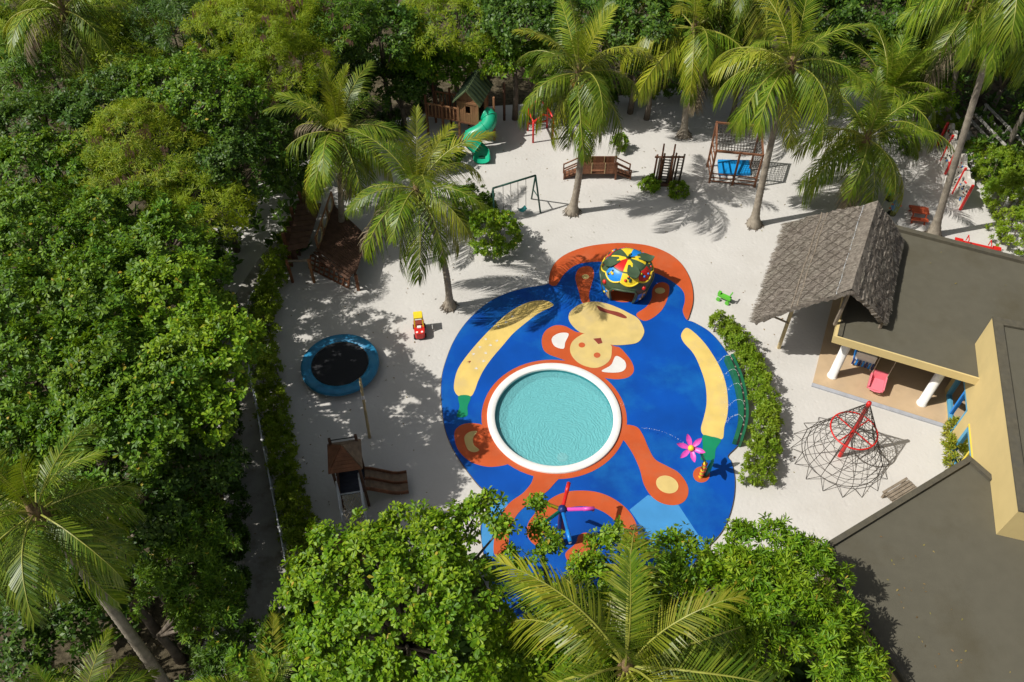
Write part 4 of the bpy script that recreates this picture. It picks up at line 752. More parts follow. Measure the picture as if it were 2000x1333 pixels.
# posts, braces and rafters under the canopy
pa, pb = at(1520, 682), at(1573, 602)
ax = (R2 - R1).normalized(); ax.z = 0; ax.normalize()
for k in range(3):
    f = at(1520, 682) - ax * (.05 + 1.95 * k); tp = f + Vector((.1, .25, 2.45)); tp2 = f + Vector((.75, 0, 2.9))
    MB().beam(f, f + Vector((-.02, .05, 2.55)), .11).build('post', M['bamboo'], th)
    MB().beam(f + Vector((0, 0, 1.5)), L2 - ax * (.15 + 1.95 * k) + Vector((.55, .1, .12)), .06).build('brace', M['woodg'], th)
    MB().beam(f + Vector((0, 0, 2.5)), L2 - ax * (.15 + 1.95 * k) + Vector((.3, -.1, -.02)), .06).build('brace', M['woodg'], th)
MB().beam(f + Vector((0, .0, 2.52)), at(1520, 682) + Vector((0, 0, 2.52)) + ax * .2, .1).build('beam', M['bamboo'], th)
for k in range(6):
    u = .06 + .88 * k / 5; MB().beam(R1.lerp(R2, u) - Vector((0, 0, .28)), L1.lerp(L2, u) - nL * .24, .06).build('rafter', M['woodg'], th)
    MB().beam(R1.lerp(R2, u) - Vector((0, 0, .28)), E1.lerp(E2, u) - nR * .24, .06).build('rafter', M['woodg'], th)
b = MB(); b.beam(E1 + Vector((.12, .05, -.2)), E2 + Vector((.12, .05, -.2)), .14, .12); b.build('gutter', M['coping'], th)
for u in (.08, .5, .95):
    p = E1.lerp(E2, u); MB().beam(Vector((p.x, p.y, HR - .04)), p - Vector((0, 0, .22)), .09).build('post', M['woodg'], th)
    p = R1.lerp(R2, u); MB().beam(Vector((p.x, p.y, HR - .04)), p - Vector((0, 0, .25)), .1).build('post', M['woodg'], th)

# things on the porch
c = at(1712, 750, .45); sw = thing('hanging_swing', 'pink plastic bucket swing hung on two pale ropes under the porch', 'swing', (c.x, c.y, 0))
F = fr(c, R(-25), c.z); b = MB(F)
b.beam((-.27, -.28, .0), (-.27, .3, .12), .05, .22).beam((.27, -.28, .0), (.27, .3, .12), .05, .22).box((0, 0, -.02), (.54, .62, .04)).box((0, .30, .2), (.56, .05, .40)); b.build('seat', M['pinks'], sw)
b = MB(F); b.tube([(-.2, -.33, -.03), (0, -.36, -.04), (.2, -.33, -.03)], .03, 6); b.build('seat_lip', M['pinks'], sw)
for x in (-.27, .27):
    b = MB(F); b.tube([(x, .25, .25), (x * 1.05, .32, HR - .24 - c.z)], .014, 5); b.build('rope', M['ropel'], sw)
c = at(1688, 700, .4); st = thing('play_stall', 'white toy stall with blue striped skirt behind the left white column', 'toy stall', (c.x, c.y, .08))
F = fr(c, AN, .08); b = MB(F); b.box((0, 0, .55), (.75, .5, .5)); b.build('cabinet', M['white'], st)
for x in (-.34, .34):
    for y in (-.2, .2): b = MB(F); b.box((x, y, .15), (.05, .05, .3)); b.build('leg', M['white'], st)
for i in range(7):
    b = MB(F); b.box((-.36 + .12 * i, -.29, .28), (.075, .03, .3)); b.build('skirt_stripe', M['sky' if i % 2 else 'navy'], st)
b = MB(F); b.box((-.4, -.08, .62), (.03, .4, .45)); b.build('side_panel', M['sky'], st)
c = at(1758, 958, .4); bn = thing('slatted_bench', 'grey slatted wooden bench beside the edge of the near roof', 'bench', (c.x, c.y, 0)); F = fr(c, R(29.6))
for i in range(5): b = MB(F); b.box((0, -.22 + .11 * i, .40), (1.15, .085, .035)); b.build('slat', M['woodg'], bn)
for x in (-.45, .45):
    b = MB(F); b.box((x, 0, .36), (.07, .5, .04)); b.build('bearer', M['woodg'], bn)
    for y in (-.2, .2): b = MB(F); b.box((x, y, .17), (.07, .07, .34)); b.build('leg', M['woodg'], bn)

# ------------------------------------------------------------------ rope pyramid
m0 = at(1640, 891); mt = Vector((m0.x, m0.y, 3.2)); rp = thing('rope_pyramid', 'black rope climbing pyramid on a red mast with a red ring', 'climbing net', m0)
MB().lathe([(.075, 0), (.07, 3.1), (.085, 3.12), (.07, 3.24), (0, 3.25)], 12, m0).build('mast', M['red'], rp, True)
rc_ = m0 + Vector((0, 0, 1.62)); RR = .78
MB().tube([rc_ + Vector((RR * math.cos(t * math.pi / 20), RR * math.sin(t * math.pi / 20), 0)) for t in range(40)], .03, 6, True).build('ring', M['red'], rp, True)
for k in range(4): a = R(35 + 90 * k); d = Vector((math.cos(a), math.sin(a), 0)); MB().tube([rc_ + d * .07, rc_ + d * RR], .026, 6).build('spoke', M['red'], rp)
b = MB(); NA = 16; prof = [(.07, 3.08), (RR, 1.62), (1.62, .0)]
def rad(z): return (.07 + (RR - .07) * (3.08 - z) / 1.46) if z > 1.62 else RR + (1.40 - RR) * ((1.62 - z) / 1.37) ** 1.15
pnt = lambda z, a, dr=0: m0 + Vector(((rad(z) + dr) * math.cos(a), (rad(z) + dr) * math.sin(a), z))
zs = [.25, .5, .78, 1.08, 1.36, 1.62, 1.95, 2.25, 2.55, 2.82, 3.05]
for k in range(NA):
    a = 2 * math.pi * k / NA; b.tube([pnt(z, a) for z in zs], .011, 4); e = 2 * math.pi / NA / 2
    p = m0 + Vector((1.72 * math.cos(a + e), 1.72 * math.sin(a + e), 0)); b.tube([pnt(.25, a), p], .011, 4); b.tube([pnt(.25, a + 2 * e), p], .011, 4)
for z in zs[:-1]:
    for k in range(NA):
        a = 2 * math.pi * k / NA; a2 = a + 2 * math.pi / NA; mid = (pnt(z, a) + pnt(z, a2)) / 2 - Vector((0, 0, .05)); b.tube([pnt(z, a), mid, pnt(z, a2)], .011 if z > .3 else .015, 4)
for z in (.9, .55):
    for k in range(8): a = 2 * math.pi * k / 8; b.tube([m0 + Vector((0, 0, z + .7)), pnt(z, a)], .010, 4)
b.build('rope_net', M['rope'], rp, kind='stuff')

# ------------------------------------------------------------------ fruit dome
dc = at(1219, 566) + Vector((0, 0, ZP)); dm = thing('play_dome', 'dark green fruit shaped play dome with coloured spotted panels and doorways', 'play dome', dc)
RD, HD = 1.1, 1.78
def dpt(th, ph, o=0):      # th azimuth, ph 0 bottom .. 90 top
    p = R(ph); r = (RD + o) * (.86 + .14 * math.sin(p * 2)) if ph < 25 else (RD + o) * math.cos(R((ph - 25) * 90 / 65)) ** .62
    z = HD * (.5 * ph / 25 if ph < 25 else .5 + .5 * math.sin(R((ph - 25) * 90 / 65)) ** 1.1)
    if ph < 25: r = (RD + o) * (.82 + .18 * math.sin(R(90 * ph / 25)))
    if o and ph > 60: z += o * .8
    return dc + Vector((r * math.cos(th), r * math.sin(th), z))
b = MB(); NT = 48; PH = [0, 4, 8, 12, 16, 20, 24, 29, 34, 39, 45, 51, 57, 63, 69, 75, 81, 86, 89.5]; vs = []; fs = []
doors = [R(d) for d in (258, 168, 78, -12)]
for lay in (0, -.07):
    for ph in PH: vs += [dpt(2 * math.pi * k / NT, ph, lay) for k in range(NT)]
n_ = len(PH) * NT; opn = lambda k, j: any(abs(((2 * math.pi * (k + .5) / NT - d + math.pi) % (2 * math.pi)) - math.pi) < R(30) * (1 if j < 5 else .82 if j < 6 else .55) for d in doors) and j < 7
for j in range(len(PH) - 1):
    for k in range(NT):
        k2 = (k + 1) % NT
        if opn(k, j): continue
        f = (j * NT + k, j * NT + k2, (j + 1) * NT + k2, (j + 1) * NT + k); fs += [f, tuple(n_ + x for x in f[::-1])]
        if opn(k - 1, j): fs.append((f[0], f[3], n_ + f[3], n_ + f[0]))
        if opn(k2, j): fs.append((f[1], n_ + f[1], n_ + f[2], f[2]))
        if j and opn(k, j - 1): fs.append((f[0], n_ + f[0], n_ + f[1], f[1]))
b.add(vs, fs); b.build('shell', M['dome'], dm, True)
def patch(name, t0, t1, p0, p1, m, o=.015, wave=0, n=8):
    mb = MB()
    for j in range(n + 1):
        for i in range(n + 1):
            t = t0 + (t1 - t0) * i / n; lo_ = p0 + wave * (1 - math.sin(math.pi * i / n)); mb.v.append(dpt(R(t), lo_ + (p1 - lo_) * j / n, o))
    mb.f = [(j * (n + 1) + i, j * (n + 1) + i + 1, (j + 1) * (n + 1) + i + 1, (j + 1) * (n + 1) + i) for j in range(n) for i in range(n)]; mb.mi = [0] * len(mb.f)
    return mb.build(name, M[m], dm, True)
cols = ['sky', 'yellow', 'red', 'dome', 'yellow', 'sky', 'red', 'dome']; rn = random.Random(8); T0 = 202
for k, cnm in enumerate(cols):
    t0 = T0 + 45 * k
    if cnm != 'dome': patch('panel', t0, t0 + 45, 42, 66, cnm, .012, 7)
    patch('cap_panel', t0, t0 + 45, 69, 89, ['red', 'yellow', 'dome', 'yellow', 'sky', 'yellow', 'dome', 'yellow'][k], .012)
    mb = MB(); mb.tube([dpt(R(t0 + 45 * i / 10), 42 + 7 * (1 - math.sin(math.pi * i / 10)), .02) for i in range(11)], .034, 6); mb.build('scallop_trim', M['yellow'], dm, True)
    for i in range(5):
        t = t0 + rn.uniform(9, 36); ph = rn.uniform(50, 62); c = dpt(R(t), ph, .015); cn = [x for x in ('red', 'yellow', 'sky', 'dgreen') if x != cnm]
        mb = MB(); mb.ball(c, rn.uniform(.04, .065), 8, 5); mb.build('spot', M[rn.choice(cn)], dm, True)
for t, ph in ((210, 30), (304, 30), (34, 30), (124, 30), (208, 9), (218, 15), (302, 8), (310, 14), (34, 9), (42, 14)):
    mb = MB(); mb.ball(dpt(R(t), ph, .0), .10 if ph > 20 else .06, 8, 5); mb.build('spot', M['red' if ph > 20 else rn.choice(['yellow', 'sky', 'white'])], dm, True)
for d in doors:
    mb = MB(); pts = [dpt(d - R(31), p_, .0) for p_ in (0, 6, 12, 20)] + [dpt(d - R(24), 26), dpt(d - R(12), 29.5), dpt(d, 30), dpt(d + R(12), 29.5), dpt(d + R(24), 26)] + [dpt(d + R(31), p_) for p_ in (20, 12, 6, 0)]; mb.tube(pts, .05, 6); mb.build('door_trim', M['dome'], dm, True)
for d in doors:
    for off, cc in ((39, 'sky'), (52, 'bamboo')):
        patch('base_panel', math.degrees(d) + off - 6, math.degrees(d) + off + 6, 1, 19, cc, .01, 0, 4)
for k in (0, 2, 3):
    a = R(10 + 90 * k); d = Vector((math.cos(a), math.sin(a), 0)); s_ = Vector((-d.y, d.x, 0)); mb = MB(); vs = []; base = dpt(a, 70, 0); base = Vector((dc.x, dc.y, base.z)); r0_ = (dpt(a, 70, 0) - base).length
    for f_, wd_, z_ in ((-.30, .14, .10), (-.05, .24, .06), (.12, .26, .0), (.28, .16, -.03), (.42, .01, .02)): vs += [base + d * (r0_ + f_) - s_ * wd_ + Vector((0, 0, z_ + .02)), base + d * (r0_ + f_) + Vector((0, 0, z_)), base + d * (r0_ + f_) + s_ * wd_ + Vector((0, 0, z_ + .02))]
    vs2 = [v - Vector((0, 0, .035)) for v in vs]; n = len(vs); fs = [(3 * j + i, 3 * j + i + 1, 3 * j + i + 4, 3 * j + i + 3) for j in range(4) for i in range(2)]; mb.add(vs + vs2, fs + [tuple(n + x for x in f[::-1]) for f in fs] + [(0, n, n + 3, 3)] * 0); mb.build('leaf', M['dome'], dm, True)
top = dc + Vector((0, 0, HD)); MB().tube([top, top + Vector((.02, .02, .14)), top + Vector((.08, .0, .22))], [.06, .05, .045], 8).build('stalk', M['dgreen'], dm, True)

# ------------------------------------------------------------------ water features
f0 = at(1372, 930) + Vector((0, 0, ZP)); fh = at(1350, 876, 1.85); fl = thing('flower_sprinkler', 'tall pink flower sprinkler with yellow centre on a green stem', 'water sprinkler', f0)
MB().tube([f0, f0 + Vector((.02, .05, .6)), f0.lerp(fh, .7) + Vector((.12, 0, .35)), fh + Vector((.1, .05, .02))], [.055, .05, .045, .04], 8).build('stem', M['slide'], fl, True)
dirn = Vector((-.25, -.5, .85)).normalized(); u_ = dirn.cross(Vector((1, 0, 0))).normalized(); v_ = dirn.cross(u_)
for k in range(6):
    a = R(12 + 60 * k); d = u_ * math.cos(a) + v_ * math.sin(a); s_ = dirn.cross(d); mb = MB(); vs = []
    for f_, w_, z_ in ((.06, .04, 0), (.17, .075, .03), (.29, .09, .06), (.40, .06, .10), (.48, .012, .15)): vs += [fh + d * f_ - s_ * w_ + dirn * (z_ + .04), fh + d * f_ + dirn * z_, fh + d * f_ + s_ * w_ + dirn * (z_ + .04)]
    n = len(vs); vs += [v - dirn * .03 for v in vs]; fs = [(3 * j + i, 3 * j + i + 3, 3 * j + i + 4, 3 * j + i + 1) for j in range(4) for i in range(2)]; mb.add(vs, fs + [tuple(n + x for x in f[::-1]) for f in fs]); mb.build('petal', M['pink'], fl, True)
mb = MB(); mb.ball(fh + dirn * .07, .11); mb.build('flower_centre', M['yellow'], fl, True)
mb = MB(); mb.ball(fh - dirn * .05, .1); mb.build('calyx', M['yellow'], fl, True)
lb = f0 + Vector((.10, -.02, 0)); mb = MB(); mb.tube([lb, lb + Vector((.06, .05, .35)), lb + Vector((.12, .12, .75)), lb + Vector((.14, .15, .85))], [.05, .085, .06, .01], 8); mb.build('leaf', M['slide'], fl, True)
sb = at(1369, 931) + Vector((-.03, -.05, ZP)); cp = thing('candy_stripe_post', 'short yellow post with red spiral stripe beside the flower stem', 'striped post', sb)
MB().lathe([(.075, 0), (.075, .88), (.05, .93), (0, .94)], 14, sb).build('post', M['yellow'], cp, True)
for k in range(4):
    mb = MB(); mb.tube([sb + Vector((.078 * math.cos(t), .078 * math.sin(t), .06 + .22 * k + .03 * t)) for t in [2 * math.pi * i / 16 for i in range(17)]], .02, 5); mb.build('stripe', M['red'], cp, True)
h0 = at(1110, 1064); hz = 2.3; hp = at(1098, 997, hz); h0 = Vector((hp.x, hp.y, ZP)); ws = thing('pipe_sprinkler', 'dark blue sprinkler post with red, yellow, pink and blue spray arms', 'water sprinkler', h0)
MB().lathe([(.22, 0), (.2, .06), (.11, .1), (.10, hz - .1), (.13, hz - .08), (.13, hz + .06), (0, hz + .1)], 14, h0).build('post', M['navy'], ws, True)
for an, L, m, tip in ((75, .95, 'red', .06), (158, .95, 'yellow', .05), (2, 1.0, 'pink', .0), (-79, 1.08, 'sky', -.05), (218, .95, 'slide', .0)):
    a = R(an); d = Vector((math.cos(a), math.sin(a), 0)); mb = MB(); s_ = h0 + Vector((0, 0, hz - .02)) + d * .1; e_ = s_ + d * (L - .1) + Vector((0, 0, tip)); mb.tube([s_, s_.lerp(e_, .6), s_.lerp(e_, .601), e_], [.06, .055, .065, .065], 10); mb.build('arm', M[m], ws, True)
    mb = MB(); mb.tube([e_ - d * .03 - Vector((0, 0, .05)), e_ - d * .03 - Vector((0, 0, .13))], [.05, .04], 8); mb.build('nozzle', M['white'], ws)
for a in (40, 130, 250): d = Vector((math.cos(R(a)), math.sin(R(a)), 0)); mb = MB(); mb.beam(h0 + d * .14 + Vector((0, 0, .5)), h0 + d * .14 + Vector((0, 0, 1.1)), .12, .05); mb.build('panel', M['sky'], ws)
tp = catmull(gp([(1421, 706), (1438, 745), (1448, 790), (1449, 830), (1438, 872)]), 8, False); tr = thing('spray_trough', 'curved green water trough with dark channel at the edge of the blue play surface', 'water trough', tp[len(tp) // 2].to_2d().to_3d())
def ribbon(name, off0, off1, z0, z1, m):
    mb = MB(); n = len(tp); vs = []
    for i, p in enumerate(tp):
        d = (tp[min(i + 1, n - 1)] - tp[max(i - 1, 0)]).normalized(); e = Vector((d.y, -d.x, 0)) * (-1)
        for o_ in (off0, off1):
            for z in (z0, z1): vs.append(Vector((p.x, p.y, z)) + e * o_)
    fs = []
    for i in range(n - 1):
        a = 4 * i; c = a + 4; fs += [(a + 1, a + 3, c + 3, c + 1), (a, a + 1, c + 1, c), (a + 3, a + 2, c + 2, c + 3)]
    fs += [(0, 2, 3, 1), (4 * n - 4, 4 * n - 3, 4 * n - 1, 4 * n - 2)]; mb.add(vs, fs); mb.build(name, M[m], tr)
M['trough'] = mat('trough_green', (.012, .12, .055), .5, .15, 4); ribbon('side_wall', -.17, -.03, ZP, .40, 'trough'); ribbon('side_wall', .05, .14, .0, .44, 'trough'); ribbon('channel', -.028, .048, .1, .37, 'rubber')
for i in range(2, len(tp) - 1, 3): mb = MB(); mb.ball(tp[i].to_2d().to_3d() + Vector((.03, 0, .36)), .045, 8, 5); mb.build('nozzle', M['woodg'], tr, True)
def jet(label, p, v, up, T, seed, g_=9.8, r_=.011, spray=1.):
    rn = random.Random(seed); mb = MB(); p = Vector(p); vv = Vector(v); n = int(46 * T / .6)
    for i in range(n):
        t = T * (i + rn.random()) / n; q_ = p + vv * t + Vector((0, 0, up * t - g_ / 2 * t * t)) + Vector((rn.gauss(0, .012), rn.gauss(0, .012), rn.gauss(0, .012))) * (t / T) * spray
        if rn.random() < .85: mb.ball(q_, r_ * rn.uniform(.5, 1.35), 5, 3)
    for i in range(14): mb.ball(p + vv * T + Vector((rn.gauss(0, .07), rn.gauss(0, .07), max(0, up * T - g_ / 2 * T * T) + abs(rn.gauss(0, .04)))), r_ * rn.uniform(.4, 1), 5, 3)
    o = mb.build('water_jet', M['jet'], loc=p, smooth=True); return tag(o, label, 'water jet', 'arcs of water in the play area')
for i, (k, nm) in enumerate(((3, 'uppermost'), (8, 'second'), (13, 'third'), (19, 'fourth'), (25, 'lowest'))):
    p = tp[k].to_2d().to_3d() + Vector((0, 0, .42)); e = Vector((-1, -.1 + .06 * i, 0)); jet(nm + ' of the five thin water arcs springing from the green trough', p, e * 1.0, 2.6, .62, i, r_=.010)
pj = at(1216, 791, .15); jet('long thin water arc from the pink flower to the pool rim', fh, (pj - fh) / .72, 1.05, .72, 77, r_=.009)

# ------------------------------------------------------------------ trampoline, pole, toy car
c = at(665, 714, .12); tz = .38; c = at(664, 710, tz); tm = thing('trampoline', 'round trampoline with black mat and blue padded edge', 'trampoline', (c.x, c.y, 0)); TR = 1.5
MB().lathe([(TR * .735, tz - .01), (TR * .75, tz + .03), (TR * .97, tz + .03), (TR, tz), (TR, tz - .12)], 64, (c.x, c.y, 0)).build('edge_pad', M['padblue'], tm, True)
b = MB(); b.sheet([circ(c, TR * .735, 12)], tz - .02); b.build('mat', M['black'], tm)
MB().tube([(c.x + TR * .97 * math.cos(a * .1571), c.y + TR * .97 * math.sin(a * .1571), tz - .1) for a in range(40)], .025, 6, True).build('frame', M['steel'], tm, True)
for k in range(6): a = R(60 * k + 15); p = Vector((c.x + TR * .95 * math.cos(a), c.y + TR * .95 * math.sin(a), 0)); MB().tube([p, p + Vector((0, 0, tz - .1))], .024, 6).build('leg', M['steel'], tm)
p0 = at(722, 855); pt_ = at(703, 740, 3.35); pl_ = thing('bamboo_pole', 'pale bamboo pole standing in the sand in front of the trampoline', 'pole', p0)
MB().tube([p0 + (pt_ - p0) * (i / 14) for i in range(15)], [.052 - .01 * (i / 14) + (.006 if i % 3 == 0 else 0) for i in range(15)], 10).build('pole', M['bamboo'], pl_, True)
MB().tube([p0 + (pt_ - p0) * .68, p0 + (pt_ - p0) * .735], .056, 10).build('collar', M['white'], pl_)
c = at(820, 650); car = thing('toy_car', 'red and yellow ride-on toy car on the open sand', 'toy car', c); F = fr(c, R(8)) @ Matrix.Scale(1.0, 4)
b = MB(F); b.prism([(-.2, -.36), (-.12, -.44), (.12, -.44), (.2, -.36), (.21, .02), (-.21, .02)], .12, .42); b.build('bonnet', M['red'], car)
b = MB(F); b.prism([(-.21, .022), (.21, .022), (.21, .36), (-.21, .36)], .12, .36); b.build('body', M['red'], car)
b = MB(F); b.prism([(-.17, -.02), (.17, -.02), (.17, .34), (-.17, .34)], .84, .9); b.build('roof', M['yellow'], car)
for x in (-.17, .17):
    for y0, y1 in ((-.0, .03), (.34, .31)): b = MB(F); b.beam((x, y0 - (.06 if y0 < .1 else -.02), .42 if y0 < .1 else .36), (x * .92, y1, .84), .05); b.build('roof_post', M['yellow'], car)
b = MB(F); b.box((0, .16, .40), (.3, .2, .06)); b.build('seat', M['maroon'], car)
b = MB(F); b.box((0, -.1, .45), (.16, .12, .05)); b.build('dashboard', M['white'], car)
for x in (-.1, .1): b = MB(F); b.lathe([(0, .425), (.045, .43), (.05, .42)], 10, (x, -.34, 0)); b.build('headlight', M['white'], car)
for x in (-.22, .22):
    for y in (-.28, .26):
        b = MB(F @ Matrix.Translation((x, y, .1)) @ Matrix.Rotation(R(90), 4, 'Y')); b.lathe([(0, -.035), (.1, -.035), (.1, .035), (0, .035)], 14); b.build('wheel', M['rubber'], car)
c = at(1413, 588); gt = thing('ride_on_toy', 'small bright green four wheeled toy alone on the sand', 'ride-on toy', c); F = fr(c, R(-35))
M['lime'] = mat('lime_plastic', (.11, .45, .04), .4, .05, 3)
b = MB(F); b.box((0, 0, .26), (.56, .17, .12)).box((-.24, 0, .34), (.12, .14, .12)); b.build('body', M['lime'], gt)
b = MB(F); b.beam((.2, 0, .3), (.24, 0, .52), .05).beam((.24, -.16, .5), (.24, .16, .5), .045); b.build('handlebar', M['lime'], gt)
for x in (-.2, .2):
    for y in (-.13, .13): b = MB(F @ Matrix.Translation((x, y, .09)) @ Matrix.Rotation(R(90), 4, 'X')); b.lathe([(0, -.03), (.09, -.03), (.09, .03), (0, .03)], 12); b.build('wheel', M['lime'], gt)

# ------------------------------------------------------------------ playhouse with the green tube slide
def bx(F, c, d, name, m, o, **k): return MB(F).box(c, d).build(name, M[m], o, **k)
c = at(934, 243, 1.25); ph = thing('playhouse_tower', 'raised brown wooden playhouse with green shingled roof and railed deck', 'playhouse', (c.x, c.y, 0)); F = fr(c, R(-17)); W, DD, Z0, Z1, ZA = 1.0, 1.45, 1.25, 2.45, 3.1
for x, y in ((0, 0), (-W, 0), (-W, DD)): bx(F, (x, y, Z1 / 2), (.1, .1, Z1), 'post', 'woodl', ph)
bx(F, (.62, .62, 1.25), (.09, .09, 2.5), 'post', 'woodl', ph); bx(F, (.0, DD, 1.25), (.09, .09, 2.5), 'post', 'wood', ph)
bx(F, (-W / 2, DD / 2, Z0 - .04), (W + .1, DD + .1, .07), 'floor', 'wood', ph)
for i in range(8):           # boarded front with a window opening
    x = -W + .09 + .117 * i; mid = 3 <= i <= 4
    for z0, z1 in (((Z0, 1.78), (2.18, 2.5)) if mid else ((Z0, 2.48),)): bx(F, (x, -.01, (z0 + z1) / 2), (.108, .03, z1 - z0), 'wall_board', 'woodl', ph)
bx(F, (-W / 2, -.04, 2.36), (W - .06, .03, .12), 'lintel', 'woodl', ph)
b = MB(F); b.add([(-W, -.01, 2.5), (0, -.01, 2.5), (-W / 2, -.01, ZA - .06), (-W, .02, 2.5), (0, .02, 2.5), (-W / 2, .02, ZA - .06)], [(0, 1, 2), (5, 4, 3), (0, 3, 4, 1), (1, 4, 5, 2), (2, 5, 3, 0)]); b.build('gable', M['woodl'], ph)
for i in range(5): bx(F, (-W + .0, .2 + .26 * i, (Z0 + Z1) / 2), (.03, .24, Z1 - Z0), 'wall_board', 'wood', ph)
for i in range(2): bx(F, (.0, 1.08 + .25 * i, (Z0 + Z1) / 2), (.03, .22, Z1 - Z0), 'wall_board', 'woodl', ph)
for i in range(5): bx(F, (-W + .12 + .2 * i, DD, 1.6), (.16, .03, .7), 'wall_board', 'wood', ph)
for sg in (-1, 1):
    e = Vector((-W / 2 + sg * .68, 0, 2.36)); t = Vector((-W / 2, 0, ZA)); d = (e - t)
    for i in range(7):       # shingle strips running down the slope, dark battens between
        y0 = -.22 + i * .28; b = MB(F); nn = Vector((d.z, 0, -d.x)).normalized(); nn = nn if nn.z > 0 else -nn
        vs = [t + Vector((0, y0 + .005, 0)), t + Vector((0, y0 + .275, 0)), e + Vector((0, y0 + .275, 0)), e + Vector((0, y0 + .005, 0))]; b.add(vs + [v + nn * .05 for v in vs], [(3, 2, 1, 0), (4, 5, 6, 7), (0, 1, 5, 4), (1, 2, 6, 5), (2, 3, 7, 6), (3, 0, 4, 7)]); rs_ = b.build('roof_strip', M['roofg'], ph)
        b = MB(F); b.beam(t + nn * .07 + Vector((0, y0 + .275, 0)), e + nn * .07 + Vector((0, y0 + .275, 0)), .055, .05); b.build('batten', M['roofd'], rs_)
for x0, x1 in ((-2.75, -1.06),):   # railed deck at the left
    bx(F, ((x0 + x1) / 2, .65, 1.14), (x1 - x0, 1.1, .07), 'deck', 'wood', ph)
    for x, y, h in ((-2.75, .1, 2.3), (-2.75, 1.2, 2.25), (-1.9, .1, 2.05), (-1.9, 1.2, 2.2)): bx(F, (x, y, h / 2), (.095, .095, h), 'post', 'wood', ph)
    for y in (.1, 1.2):
        bx(F, ((x0 + x1) / 2, y, 1.86), (x1 - x0, .06, .07), 'handrail', 'woodl', ph)
        for i in range(9): bx(F, (x0 + .12 + .19 * i, y, 1.5), (.06, .035, .68), 'baluster', 'woodl', ph)
b = MB(F)
for i in range(8): b.beam((-2.9 - .05 * i, .65 - .0 * i, 1.1 - .15 * i), (-2.9 - .05 * i, 1.2, 1.1 - .15 * i), .05)
b.build('ladder_rungs', M['woodd'], ph, kind='stuff')
ts = thing('tube_slide', 'green plastic spiral tube slide leaving the playhouse', 'slide', at(938, 296)); sp = [at(946, 222, 1.72), at(956, 229, 1.62), at(953, 244, 1.42), at(936, 258, 1.18), at(921, 266, .98), at(920, 277, .76), at(932, 288, .52)]
sm = catmull(sp, 6, False); MB().tube(sm, [.36] * len(sm), 16).build('tube', M['slide'], ts, True)
for i in (6, 15, 24, len(sm) - 1):
    t = (sm[min(i + 1, len(sm) - 1)] - sm[i - 1]).normalized() * .03; MB().tube([sm[i] - t, sm[i] + t], .395, 16).build('flange', M['slide'], ts, True)
lo = catmull([at(932, 288, .52), at(940, 298, .34), at(941, 306, .22), at(941, 316, .2)], 6, False); b = MB(); vs = []; K = 9
for i, p in enumerate(lo):
    t = (lo[min(i + 1, len(lo) - 1)] - lo[max(i - 1, 0)]).normalized(); x = t.cross(Vector((0, 0, 1))).normalized(); y = x.cross(t); r_ = .36 + .06 * i / len(lo)
    for lay in (0, .03): vs += [p + (x * math.cos(math.pi + math.pi * k / (K - 1)) + y * math.sin(math.pi + math.pi * k / (K - 1)) * .62) * (r_ - lay) + Vector((0, 0, .12)) for k in range(K)]
n = len(lo); fs = []
for i in range(n - 1):
    for k in range(K - 1): a = i * 2 * K + k; fs += [(a, a + 1, a + 1 + 2 * K, a + 2 * K), (a + K, a + 3 * K, a + 3 * K + 1, a + K + 1)]
    for k in (0, K - 1): a = i * 2 * K + k; fs.append((a, a + K, a + 3 * K, a + 2 * K))
b.add(vs, fs); b.build('run_out', M['slide'], ts, True)
p = lo[len(lo) // 2]; MB().beam((p.x, p.y, 0), (p.x, p.y, .16), .3, .3).build('foot', M['dgreen'], ts)
# red climbing frame
P_ = [at(1031, 256), at(1041, 279), at(1079, 272), at(1068, 250)]; rf = thing('climbing_frame', 'red tubular climbing frame with house shaped top', 'climbing frame', sum(P_, Vector()) / 4); z = 1.22; U = Vector((0, 0, z))
for p in P_: MB().tube([p, p + U], .05, 8).build('post', M['redfade'] if p is P_[3] else M['red'], rf, True)
ap = [(P_[0] + P_[3]) / 2 + Vector((0, 0, 1.85)), (P_[1] + P_[2]) / 2 + Vector((0, 0, 1.8))]
for pth in ([P_[0] + U, ap[0], P_[3] + U], [P_[1] + U, ap[1] - Vector((0, 0, .25)), P_[2] + U], [P_[0] + U, P_[1] + U], [P_[3] + U, P_[2] + U], [P_[0] + U * .35, P_[3] + U * .35]):
    MB().tube(pth, .05, 8).build('bar', M['red'], rf, True)
# zip line
zs_ = at(1149, 250); zl_ = thing('zip_line_swing', 'red disc seat hanging on a rope from the zip line', 'zip line seat', (zs_.x, zs_.y, 0)); zt = Vector((zs_.x, zs_.y, 1.75))
MB().lathe([(0, .28), (.2, .3), (.24, .37), (.2, .44), (.05, .5), (0, .5)], 16, (zs_.x, zs_.y, 0)).build('seat', M['red'], zl_, True)
MB().tube([(zs_.x, zs_.y, .5), zt], .022, 6).build('rope', M['rope'], zl_); MB().box(zt + Vector((0, 0, .05)), (.2, .12, .16)).build('trolley', M['redfade'], zl_)
ca, cb = Vector((-1.0, 36.3, 0)), at(1338, 250); ca = at(985, 235); zc = thing('zip_line_cable', 'thin steel zip line cable stretched between two timber posts', 'zip line', ca)
for p, n_ in ((ca, 2.2), (at(1230, 208), 2.0)): MB().tube([p, p + Vector((0, 0, n_))], .07, 8).build('post', M['woodd'], zc)
pe = at(1230, 208); MB().tube([ca + Vector((0, 0, 2.1)), zt + Vector((0, 0, .12)), pe + Vector((0, 0, 1.95))], .008, 4).build('cable', M['rubber'], zc)
